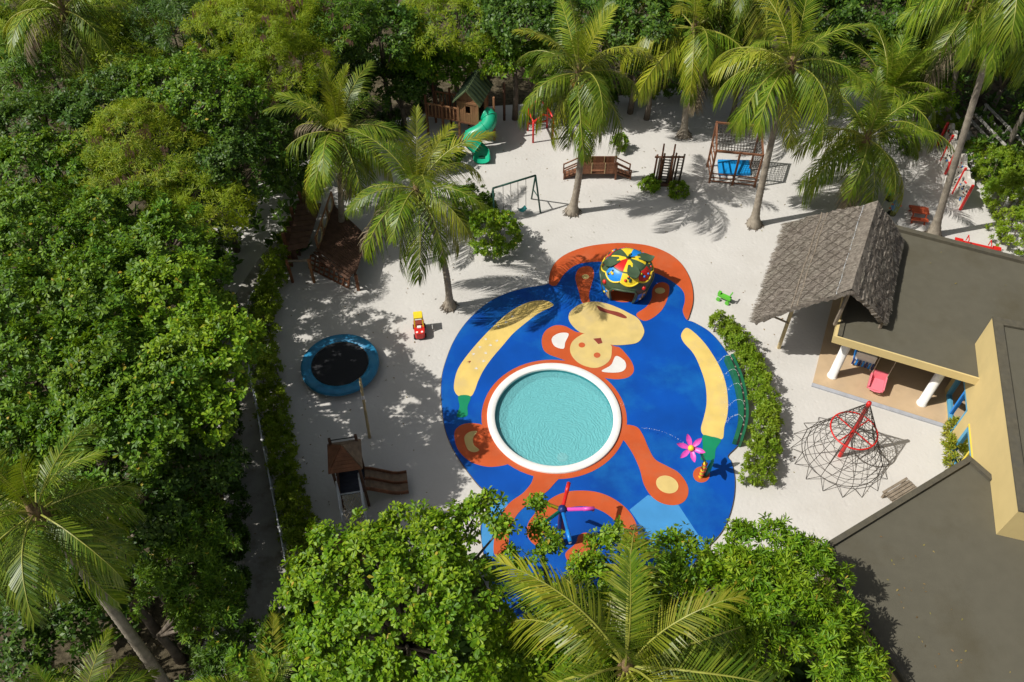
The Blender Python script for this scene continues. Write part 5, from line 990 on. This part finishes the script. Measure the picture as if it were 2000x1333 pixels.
# tunnel bridge with ramps
c = at(1166, 351); br = thing('tunnel_bridge', 'low brown wooden bridge with boarded sides and a ramp at each end', 'play bridge', c); F = fr(c, R(0)); hw = .88
for x in (-hw, hw):
    for y in (0, .5): bx(F, (x, y, .5), (.08, .08, 1.0), 'post', 'wood', br)
bx(F, (0, .25, .36), (2 * hw, .5, .06), 'deck', 'wood', br)
for y in (-.0, .52):
    for x0, x1, z0, z1 in ((-hw + .05, -.32, .38, .98), (.34, hw - .05, .38, .98), (-.3, .32, .6 if y < .1 else .38, .98)):
        n = max(1, round((z1 - z0) / .15))
        for i in range(n): bx(F, ((x0 + x1) / 2, y, z0 + (i + .5) * (z1 - z0) / n), (x1 - x0, .03, (z1 - z0) / n - .008), 'side_board', 'wood', br)
    for x in (-.31, .33): bx(F, (x, y - .02, .68), (.03, .03, .62), 'corner_strip', 'bamboo', br)
for sg in (-1, 1):
    b = MB(F); b.beam((sg * hw, .25, .36), (sg * (hw + .72), .25, .05), .46, .05); rmp = b.build('ramp', M['wood'], br)
    for i in range(4): f_ = (i + .6) / 4; b = MB(F); b.box((sg * (hw + .72 * f_), .25, .40 - .31 * f_), (.05, .44, .035)); b.build('cleat', M['woodd'], rmp)
    for y in (0, .5):
        b = MB(F); b.beam((sg * (hw + .72), y, 0), (sg * (hw + .72), y, .55), .06); b.build('rail_post', M['wood'], br)
        for z_ in (0, -.28): b = MB(F); b.beam((sg * hw, y, .92 + z_), (sg * (hw + .72), y, .52 + z_), .05); b.build('handrail', M['wood'], br)
# log climbing frame
lc = at(1300, 362); lg = thing('log_climbing_frame', 'climbing frame of upright logs with two tall pointed poles and rope ladders', 'climbing frame', lc)
for px, py, h, m in ((1275, 356, 1.6, 'wood'), (1280, 360, 1.55, 'woodg'), (1303, 358, 1.6, 'woodg'), (1311, 353, 1.6, 'woodl'), (1316, 357, 1.55, 'woodg'), (1326, 357, 1.65, 'woodg'), (1289, 352, 1.55, 'woodl')):
    p = at(px, py); MB().tube([p, p + Vector((.02, 0, h))], [.055, .045], 7).build('log', M[m], lg, True)
for px, py, h in ((1285, 361, 2.25), (1306, 362, 2.25)):
    p = at(px, py); q_ = at(px + 2, py - 14); t_ = p + Vector((-.0, .12, h)); MB().tube([p, t_], [.055, .04], 7).build('tall_pole', M['wood'], lg, True); MB().tube([q_, t_], [.055, .04], 7).build('tall_pole', M['wood'], lg, True)
for a, b_ in (((1271, 358), (1326, 358)),): MB().tube([at(*a) + Vector((0, 0, 1.52)), at(*b_) + Vector((0, 0, 1.52))], .05, 7).build('beam', M['wood'], lg, True)
for px in (1295, 1321):
    b = MB(); p = at(px, 360)
    for s in (-.13, .13): b.tube([p + Vector((s, 0, .05)), p + Vector((s * .9, 0, 1.5))], .016, 5)
    for i in range(9): b.tube([p + Vector((-.15, 0, .15 + .16 * i)), p + Vector((.15, 0, .12 + .16 * i))], .03 if px < 1300 else .016, 5)
    b.build('rope_ladder', M['rope'], lg, kind='stuff')
MB().box(at(1298, 362) + Vector((0, 0, .03)), (.9, .25, .06)).build('base_board', M['woodd'], lg)
# rope net frame with mat
hb, hf = 2.55, 1.85; bl_, br_ = at(1386, 332), at(1470, 338); bl_ = at(1400, 240, hb); br_ = at(1487, 247, hb); fl_, fm_, frr = at(1385, 357), at(1430, 362), at(1473, 366)
nf = thing('net_frame', 'brown timber frame strung with climbing nets over the sand', 'climbing net', fl_)
g0 = lambda p: Vector((p.x, p.y, 0)); up = lambda p, h: Vector((p.x, p.y, h))
for p, h in ((bl_, hb), (br_, hb), (fl_, hf), (fm_, hf), (frr, hf)): MB().beam(g0(p), up(p, h + .06), .085).build('post', M['wood'], nf)
for p, q_ in ((up(bl_, hb), up(br_, hb)), (up(fl_, hf), up(frr, hf)), (up(bl_, hb), up(fl_, hf)), (up(br_, hb), up(frr, hf))): MB().beam(p, q_, .08).build('beam', M['wood'], nf)
for z_ in (.12, .32, .55): MB().beam(up(fl_, z_), up(frr, z_), .045).build('rung', M['wood'], nf)
for z_ in (.3, .7, 1.1, 1.5): MB().beam(up(bl_, z_), up(fl_, z_), .05).build('rung', M['wood'], nf)
def net(a, b_, c_, d_, nu, nv, sag=.1, r_=.012):
    b = MB(); f = lambda u, v: a.lerp(b_, u).lerp(d_.lerp(c_, u), v) - Vector((0, 0, sag * math.sin(math.pi * u) * math.sin(math.pi * v)))
    for i in range(nu + 1): b.tube([f(i / nu, j / nv) for j in range(nv + 1)], r_, 4)
    for j in range(nv + 1): b.tube([f(i / nu, j / nv) for i in range(nu + 1)], r_, 4)
    b.build('rope_net', M['rope'], nf, kind='stuff')
net(up(bl_, hb), up(br_, hb), up(br_, .9), up(bl_, .9), 15, 10, .0); net(up(bl_, hb), up(br_, hb), up(frr, hf), up(fl_, hf), 15, 9, .14); net(up(br_, hb - .1), up(frr, hf - .1), up(frr, .3), up(br_, .3), 10, 8, .0)
b = MB(); mq = [at(1401, 317), at(1461, 318), at(1465, 344), at(1403, 344)]; b.prism(mq[::-1], .01, .16); mo = b.build('gym_mat', M['mat'], loc=mq[0]); tag(mo, 'bright blue gym mat lying under the rope net frame', 'mat')
# swing set
aL, aR = at(963, 368, 2.0), at(1046, 343, 2.0); sw = thing('swing_set', 'dark green metal swing frame with two teal seats', 'swing set', g0((aL + aR) / 2)); MB().tube([aL, aR], .045, 8).build('top_bar', M['swinggreen'], sw, True)
for t_, l1, l2 in ((aR, at(1055.5, 416), at(1038, 389)), (aL, at(967, 438), at(955, 412))):
    for l_ in (l1, l2): MB().tube([l_, t_], .04, 8).build('leg', M['swinggreen'], sw, True)
    MB().tube([l1.lerp(t_, .42), l2.lerp(t_, .42)], .028, 6).build('cross_brace', M['swinggreen'], sw, True)
for f0_, f1_ in ((.23, .41), (.58, .77)):
    tt = [aL.lerp(aR, f) for f in (f0_, f1_)]; bt = [Vector((t.x + .02, t.y - .06, .42)) for t in tt]
    for t, bb in zip(tt, bt): MB().tube([t, bb], .011, 4).build('chain', M['rope'], sw)
    d = (bt[1] - bt[0]).normalized(); e = Vector((-d.y, d.x, 0)) * .13; b = MB(); n = 9; vs = []
    for k in range(n): u = k / (n - 1); p = bt[0].lerp(bt[1], u) - Vector((0, 0, .12 * math.sin(math.pi * u))); vs += [p - e, p + e, p + e - Vector((0, 0, .03)), p - e - Vector((0, 0, .03))]
    fs = [x for k in range(n - 1) for x in ((4 * k, 4 * k + 4, 4 * k + 5, 4 * k + 1), (4 * k + 3, 4 * k + 2, 4 * k + 6, 4 * k + 7), (4 * k, 4 * k + 3, 4 * k + 7, 4 * k + 4), (4 * k + 1, 4 * k + 5, 4 * k + 6, 4 * k + 2))]; b.add(vs, fs); b.build('seat', M['teal'], sw)
# climbing wall
W_ = [at(1877, 410), at(1863, 378), at(1848, 340), at(1840, 314), at(1832, 285)]; cw = thing('climbing_wall', 'low white wavy climbing wall with red posts and coloured holds', 'climbing wall', W_[0]); rn = random.Random(3)
for i in range(4):
    p, q_ = W_[i], W_[i + 1]; off = Vector((.14 if i % 2 else 0, 0, 0)); p = p + off; q_ = q_ + off; d = (q_ - p); L = d.length; d.normalize(); e = Vector((d.y, -d.x, 0)) * .07; n = 14; vs = []
    tops = [1.25 + .22 * math.sin(math.pi * (k / n)) + .12 * math.sin(9 * k / n + i * 2) for k in range(n + 1)]
    for k in range(n + 1): s = p + d * L * (.03 + .94 * k / n); vs += [s - e, s - e + Vector((0, 0, tops[k])), s + e + Vector((0, 0, tops[k])), s + e]
    fs = [x for k in range(n) for x in ((4 * k, 4 * k + 4, 4 * k + 5, 4 * k + 1), (4 * k + 1, 4 * k + 5, 4 * k + 6, 4 * k + 2), (4 * k + 2, 4 * k + 6, 4 * k + 7, 4 * k + 3))] + [(0, 1, 2, 3), (4 * n, 4 * n + 3, 4 * n + 2, 4 * n + 1)]
    b = MB(); b.add(vs, fs); b.build('panel', M['whited'], cw)
    for k in range(14):
        s = p + d * L * rn.uniform(.1, .9) + Vector((0, 0, rn.uniform(.15, 1.2))); sd = -1 if e.x > 0 else 1
        b = MB(); b.ball(s + e * (1.1 if e.x < 0 else -1.1), rn.uniform(.03, .055), 7, 4); b.build('hold', M[rn.choice(['red', 'dgreen', 'black', 'sky', 'maroon', 'rubber'])], cw, True)
    b = MB(); hq = p + d * L * .78; MB().tube([hq + e + Vector((0, 0, 1.05)), hq - e + Vector((0, 0, 1.05))], .12, 10).build('hole', M['rubber'], cw)
for p, h in zip(W_, (1.45, 1.5, 1.45, 1.5, 1.4)): MB().beam(p - Vector((.06, .02, 0)), p + Vector((-.06, -.02, h)), .09).build('post', M['red'], cw)
# stair with white rails
a0, a1 = at(1898, 216, .95), at(1990, 312, .95); stt = thing('garden_stair', 'weathered white wooden walkway with handrails descending between shrubs', 'stair', g0(a0)); o2 = Vector((.9, .55, 0))
d = a1 - a0; L = d.length
for o_ in (Vector((0, 0, 0)), o2):
    for z_ in (0, -.42): MB().beam(a0 + o_ + Vector((0, 0, z_)), a1 + o_ + Vector((0, 0, z_)), .11, .09).build('handrail', M['railw'], stt)
    for f in (.04, .5, .96): p = a0.lerp(a1, f) + o_; MB().beam(g0(p), p + Vector((0, 0, .08)), .09).build('post', M['railw'], stt)
for i in range(12): p = a0.lerp(a1, (i + .5) / 12); q_ = p + o2; MB().beam(up(p, .12), up(q_, .12), .28, .05).build('tread', M['woodg'], stt)
# seesaw and toys at the back right
s0, s1 = at(1867, 470, .5), at(1951, 489, .5); ss = thing('seesaw', 'red metal seesaw between the roof edge and the big hedge', 'seesaw', g0((s0 + s1) / 2)); MB().beam(s0, s1, .1, .1).build('beam', M['red'], ss)
mid = (s0 + s1) / 2; MB().beam(g0(mid), mid, .16, .16).build('pivot', M['redfade'], ss)
for f in (.06, .94): MB().box(s0.lerp(s1, f) + Vector((0, 0, .07)), (.34, .2, .05), math.atan2((s1 - s0).y, (s1 - s0).x)).build('seat', M['red'], ss)
for f in (.24, .76): p = s0.lerp(s1, f); e = Vector((.05, .16, 0)); MB().tube([p - e, p - e + Vector((0, 0, .3)), p + e + Vector((0, 0, .3)), p + e], .022, 6).build('handle', M['red'], ss)
def rider(label, px, py, m, m2, rz):
    c = at(px, py); t = thing('spring_rider', label, 'ride-on toy', c); F = fr(c, R(rz)); MB(F).lathe([(.2, 0), (.2, .04), (.09, .06), (.09, .3), (.12, .32)], 12).build('base', M['rubber'], t)
    b = MB(F); b.ball((0, 0, .48), (.36, .17, .2), 12, 7).ball((.34, 0, .72), (.15, .13, .16), 10, 6); b.build('body', M[m], t, True); b = MB(F); b.beam((.2, -.22, .68), (.2, .22, .68), .05); b.build('handle', M[m2], t); b = MB(F); b.beam((0, -.2, .3), (0, .2, .3), .05); b.build('footrest', M[m2], t)
rider('green spring rider shaded by the young palm behind the thatch', 1737, 390, 'slide', 'red', 200); rider('bright blue spring rider at the right corner of the thatch', 1741, 418, 'sky', 'red', 250)
c = at(1790, 426); pt2 = thing('play_table', 'orange red children table with benches under a hanging frond', 'play table', c); F = fr(c, R(-12)); M['orangep'] = mat('orange_plastic', (.45, .085, .035), .45, .1, 3)
bx(F, (0, 0, .46), (.75, .45, .05), 'table_top', 'orangep', pt2)
for y in (-.42, .42): bx(F, (0, y, .26), (.75, .2, .05), 'bench', 'orangep', pt2)
for x in (-.28, .28): MB(F).beam((x, -.45, .0), (x, -.12, .44), .06).beam((x, .45, 0), (x, .12, .44), .06).build('leg', M['orangep'], pt2)
for px, py, h, lab in ((1613, 178, 1.1, 'faded red play post under the leaning sand palm crown'), (1760, 262, .8, 'small red play post between the short palms and climbing wall')):
    c = at(px, py); t = thing('play_post', lab, 'post', c); MB().beam(c, c + Vector((0, 0, h)), .12).build('post', M['red'], t); MB().box(c + Vector((0, 0, h + .06)), (.3, .12, .14)).build('cap_board', M['white'], t)

# ------------------------------------------------------------------ dark timber deck with ring railing
zd = .95; Dk = [at(622, 489, zd), at(652, 400, zd), at(718, 462, zd), at(694, 536, zd)]; td = thing('timber_play_deck', 'dark brown timber play deck with ring railing and lattice front in the palm shade', 'play deck', g0(Dk[0]))
for i in range(16):
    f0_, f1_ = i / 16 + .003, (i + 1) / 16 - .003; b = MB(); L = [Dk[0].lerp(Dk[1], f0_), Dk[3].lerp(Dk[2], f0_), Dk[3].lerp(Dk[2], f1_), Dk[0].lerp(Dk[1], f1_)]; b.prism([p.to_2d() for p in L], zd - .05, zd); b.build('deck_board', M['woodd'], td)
for p in Dk: MB().beam(g0(p), up(p, zd - .052), .12).build('post', M['wood'], td)
for q_ in (Dk[0], Dk[0].lerp(Dk[1], .33), Dk[0].lerp(Dk[1], .67), Dk[1]): MB().beam(up(q_, zd), up(q_, zd + .72), .075).build('rail_post', M['woodl'], td)
for k in range(3):
    a, b_ = Dk[0].lerp(Dk[1], k / 3), Dk[0].lerp(Dk[1], (k + 1) / 3); m_ = (a + b_) / 2 + Vector((0, 0, .4)); d = (b_ - a).normalized(); hl = (b_ - a).length / 2
    MB().tube([m_ + d * hl * .78 * math.cos(t * math.pi / 12) + Vector((0, 0, .29 * math.sin(t * math.pi / 12))) for t in range(24)], .03, 5, True).build('ring', M['bamboo'], td, True)
    for z_ in (.08, .72): MB().beam(up(a, zd + z_), up(b_, zd + z_), .06).build('rail', M['woodl'], td)
F0, F1 = Dk[0], Dk[3]; out = (F1 - F0).cross(Vector((0, 0, 1))).normalized(); out = out if out.y < 0 else -out
for k in range(3): o_ = out * (.1 + .13 * k); MB().beam(F0 + o_ + Vector((0, 0, .12 - .06 * k)), F1 + o_ + Vector((0, 0, .12 - .06 * k)), .11, .05).build('step_board', M['woodd'], td)
la, lb = at(607, 499, .85), at(683, 531, .85); ld_, lc_ = at(604, 524, .12), at(680, 562, .12)
for i in range(9): f = i / 8; MB().beam(la.lerp(lb, f), ld_.lerp(lc_, f), .07).build('lattice_bar', M['wood'], td)
for j in range(4): f = j / 3; MB().beam(la.lerp(ld_, f), lb.lerp(lc_, f), .06).build('lattice_bar', M['wood'], td)
pL = at(614, 552); MB().beam(pL, pL + Vector((0, 0, 1.35)), .1).build('post', M['woodl'], td); pM = at(572, 552); MB().beam(pM, pM + Vector((0, 0, 1.3)), .1).build('post', M['wood'], td); MB().beam(pL + Vector((0, 0, 1.3)), pM + Vector((0, 0, 1.25)), .07).build('beam', M['woodg'], td)
for px, py in ((570, 520), (585, 470), (600, 440), (612, 415)): p = at(px, py); MB().beam(p, p + Vector((0, 0, 1.9)), .12).build('post', M['wood'], td)
hr_ = [at(562, 492, 1.8), at(600, 484, 1.65), at(628, 398, 1.65), at(580, 402, 1.8)]
for i in range(8): f0_, f1_ = i / 8 + .006, (i + 1) / 8 - .006; b = MB(); L = [hr_[0].lerp(hr_[3], f0_), hr_[1].lerp(hr_[2], f0_), hr_[1].lerp(hr_[2], f1_), hr_[0].lerp(hr_[3], f1_)]; b.add(L + [p + Vector((0, 0, .04)) for p in L], [(3, 2, 1, 0), (4, 5, 6, 7), (0, 1, 5, 4), (1, 2, 6, 5), (2, 3, 7, 6), (3, 0, 4, 7)]); b.build('roof_board', M['woodd'], td)
b = MB(); w0, w1 = at(575, 520), at(617, 420)
for i in range(9): a, b_ = w0.lerp(w1, i / 9 + .01), w0.lerp(w1, (i + 1) / 9 - .01); MB().beam(up((a + b_) / 2, .1), up((a + b_) / 2, 1.75), (b_ - a).length, .04, (b_ - a).normalized()).build('wall_board', M['woodd'], td)
# double slide tower
tc = at(721, 988); F = fr(tc, R(10)); st2 = thing('slide_tower', 'brown wooden play tower with pyramid roof and double slide', 'play tower', tc); wx, wy, zt_, za_ = .84, .92, 2.5, 3.15
for x, y, h in ((0, 0, 2.6), (-wx, 0, 2.6), (0, wy, 2.95), (-wx, wy, 2.95)): bx(F, (x, y, h / 2), (.085, .085, h), 'post', 'woodd', st2)
MB(F).tube([(0, wy, 2.85), (-wx, wy, 2.85)], .02, 5).build('bar', M['rubber'], st2)
cx_, cy_ = -wx / 2, wy / 2; cor = [(.1, -.1), (.1, wy + .1), (-wx - .1, wy + .1), (-wx - .1, -.1)]; apx = Vector((cx_, cy_, za_))
for k in range(4):
    a, b_ = Vector((*cor[k], zt_)), Vector((*cor[(k + 1) % 4], zt_)); n = 7; nn = (b_ - a).cross(apx - a).normalized(); nn = nn if nn.z > 0 else -nn
    for i in range(n):   # boards laid parallel to the eave, shorter towards the apex
        f0_, f1_ = i / n, (i + .95) / n; vs = [a.lerp(apx, f0_), b_.lerp(apx, f0_), b_.lerp(apx, f1_), a.lerp(apx, f1_)]; mb = MB(F); mb.add(vs + [v + nn * .035 for v in vs], [(3, 2, 1, 0), (4, 5, 6, 7), (0, 1, 5, 4), (1, 2, 6, 5), (2, 3, 7, 6), (3, 0, 4, 7)]); mb.build('roof_board', M['plank'] if k < 2 else M['wood'], st2)
for i in range(6): bx(F, (-wx / 2, .02 + wy / 6 * (i + .5) - .02, .93), (wx, wy / 6 - .01, .05), 'deck_board', 'slate', st2)
for i in range(5): bx(F, (-wx, .10 + .175 * i, 1.3), (.03, .15, .65), 'side_board', 'woodd', st2)
for i in range(3): bx(F, (-wx + .14 + .27 * i, wy, 1.3), (.22, .03, .65), 'side_board', 'woodd', st2)
for k in range(2):       # two slide lanes
    y0 = .06 + .40 * k; b = MB(F); prof = [(.02, .98), (.16, .94), (.92, .42), (1.12, .36), (1.40, .36)]
    for (xa, za), (xb, zb) in zip(prof, prof[1:]): b.beam((xa, y0 + .2, za), (xb, y0 + .2, zb), .38, .035)
    b.build('slide_lane', M['plank'], st2)
for k in range(3):
    y0 = .05 + .40 * k; b = MB(F)
    for (xa, za), (xb, zb) in zip(prof, prof[1:]): b.beam((xa, y0, za + .06), (xb, y0, zb + .06), .035, .17)
    b.build('slide_side', M['wood'], st2)
rA = [(-.02, -.05), (-.72, -.05)]
for x in (-.08, -.82):
    MB(F).tube([(x, .12, 1.95), (x, -.06, 1.9), (x + .0, -.12, 1.2), (x, -.95, .35), (x, -.98, .05)], .03, 6).build('handrail', M['steel'], st2, True)
    MB(F).tube([(x, -.05, 1.88), (x, -.9, .95), (x, -.95, .35)], .028, 6).build('handrail', M['steel'], st2, True)
MB(F).tube([(-.08, -.12, 1.2), (-.82, -.12, 1.2)], .03, 6).build('cross_bar', M['steel'], st2, True)
b = MB(F)
for i in range(-5, 6):
    for sg in (1, -1):
        pts = [(-.45 + .12 * i + sg * .74 * (t - .5), -.14 - .8 * t, 1.18 - .85 * t) for t in [k / 8 for k in range(9)] if -.82 <= -.45 + .12 * i + sg * .74 * (t - .5) <= -.08]
        if len(pts) > 1: b.tube(pts, .011, 4)
b.build('rope_net', M['ropel'], st2, kind='stuff')
bx0 = F @ Matrix.Translation((-.5, -1.75, 0))
for i in range(8): bx(bx0, (-.66 + .19 * i, 0, .5), (.18, 1.0, .05), 'platform_board', 'wood', st2)
for x in (-.72, .72):
    for y in (-.46, .46): bx(bx0, (x, y, .24), (.1, .1, .47), 'leg', 'woodd', st2)
for i in range(2): bx(bx0, (-.74, 0, .36 - .2 * i), (.03, 1.0, .17), 'platform_side', 'wood', st2)

# ------------------------------------------------------------------ rail fence along the path
fp = [(598, 415), (570, 455), (545, 490), (515, 538), (488, 580), (483, 600), (484, 660), (487, 730), (500, 790), (512, 860), (530, 955), (545, 1030), (560, 1110), (572, 1170), (582, 1215), (590, 1290)]
hz_ = .98; pts = [at(x, y, hz_) for x, y in fp]; fe = thing('rail_fence', 'grey white pipe rail fence along the dark garden path', 'fence', g0(pts[8]))
for i, (a, b_) in enumerate(zip(pts, pts[1:])):
    MB().tube([a, a.lerp(b_, .5) - Vector((0, 0, .012)), b_], .03, 7).build('rail', M['steel'], fe, True)
    MB().tube([up(a, .5), up(b_, .5)], .018, 6).build('lower_rail', M['steel'], fe, True)
for p in pts: MB().tube([g0(p), p + Vector((0, 0, .05))], .032, 7).build('post', M['steel'], fe)
for p in pts: MB().lathe([(.05, -.03), (.05, .05), (0, .06)], 8, p).build('post_cap', M['white'], fe)

# ------------------------------------------------------------------ fallen leaves blown over sand, pad and roofs
rng = np.random.default_rng(5); pts = []
def scat(n, cx_, cy2, sx, sy, z, ok=lambda x, y: True):
    for _ in range(n):
        x, y = rng.normal(cx_, sx), rng.normal(cy2, sy)
        if ok(x, y): pts.append((x, y, z))
scat(130, -6.5, 18, 2.2, 4.5, .014, lambda x, y: x > -9.5 and y > 11.5); scat(130, 3, 33, 8, 2.2, .014); scat(50, 9.5, 29.5, 4, 1.5, .014); scat(60, -3, 24.5, 2.5, 2.5, .014, lambda x, y: (x - 1.6) ** 2 + (y - 17.6) ** 2 > 55); scat(70, 9.5, 20.5, 1.2, 4, .014, lambda x, y: 8.3 < x < 11.2 and y > 13)
scat(120, 10.8, 7.4, 1.0, 2.2, HR - .05, lambda x, y: x > 10.6 + (10.9 - y) * .2); scat(16, 15, 22.5, 2, 1.4, HR - .03, lambda x, y: (Vector((x, y)) - OA.to_2d()).dot(Vector((-math.sin(AN), math.cos(AN)))) < 6.4 and x > 14.3)
scat(140, -10.2, 16, .35, 5, .02)
pts = np.array(pts); V_, Q_ = leaves(pts, unit(rng.normal(0, .25, pts.shape) + [0, 0, 1]), np.full(len(pts), .085), 1, 'oval', rng, (-3, 14))
M['fallen'] = leafmat('fallen_leaf', [(.13, .085, .04), (.24, .16, .07), (.20, .20, .05)], .05, (.2, .15, .05), .8, .1)
fl_o = np_mesh('fallen_leaves', V_, Q_, M['fallen']); fl_o['kind'] = 'stuff'
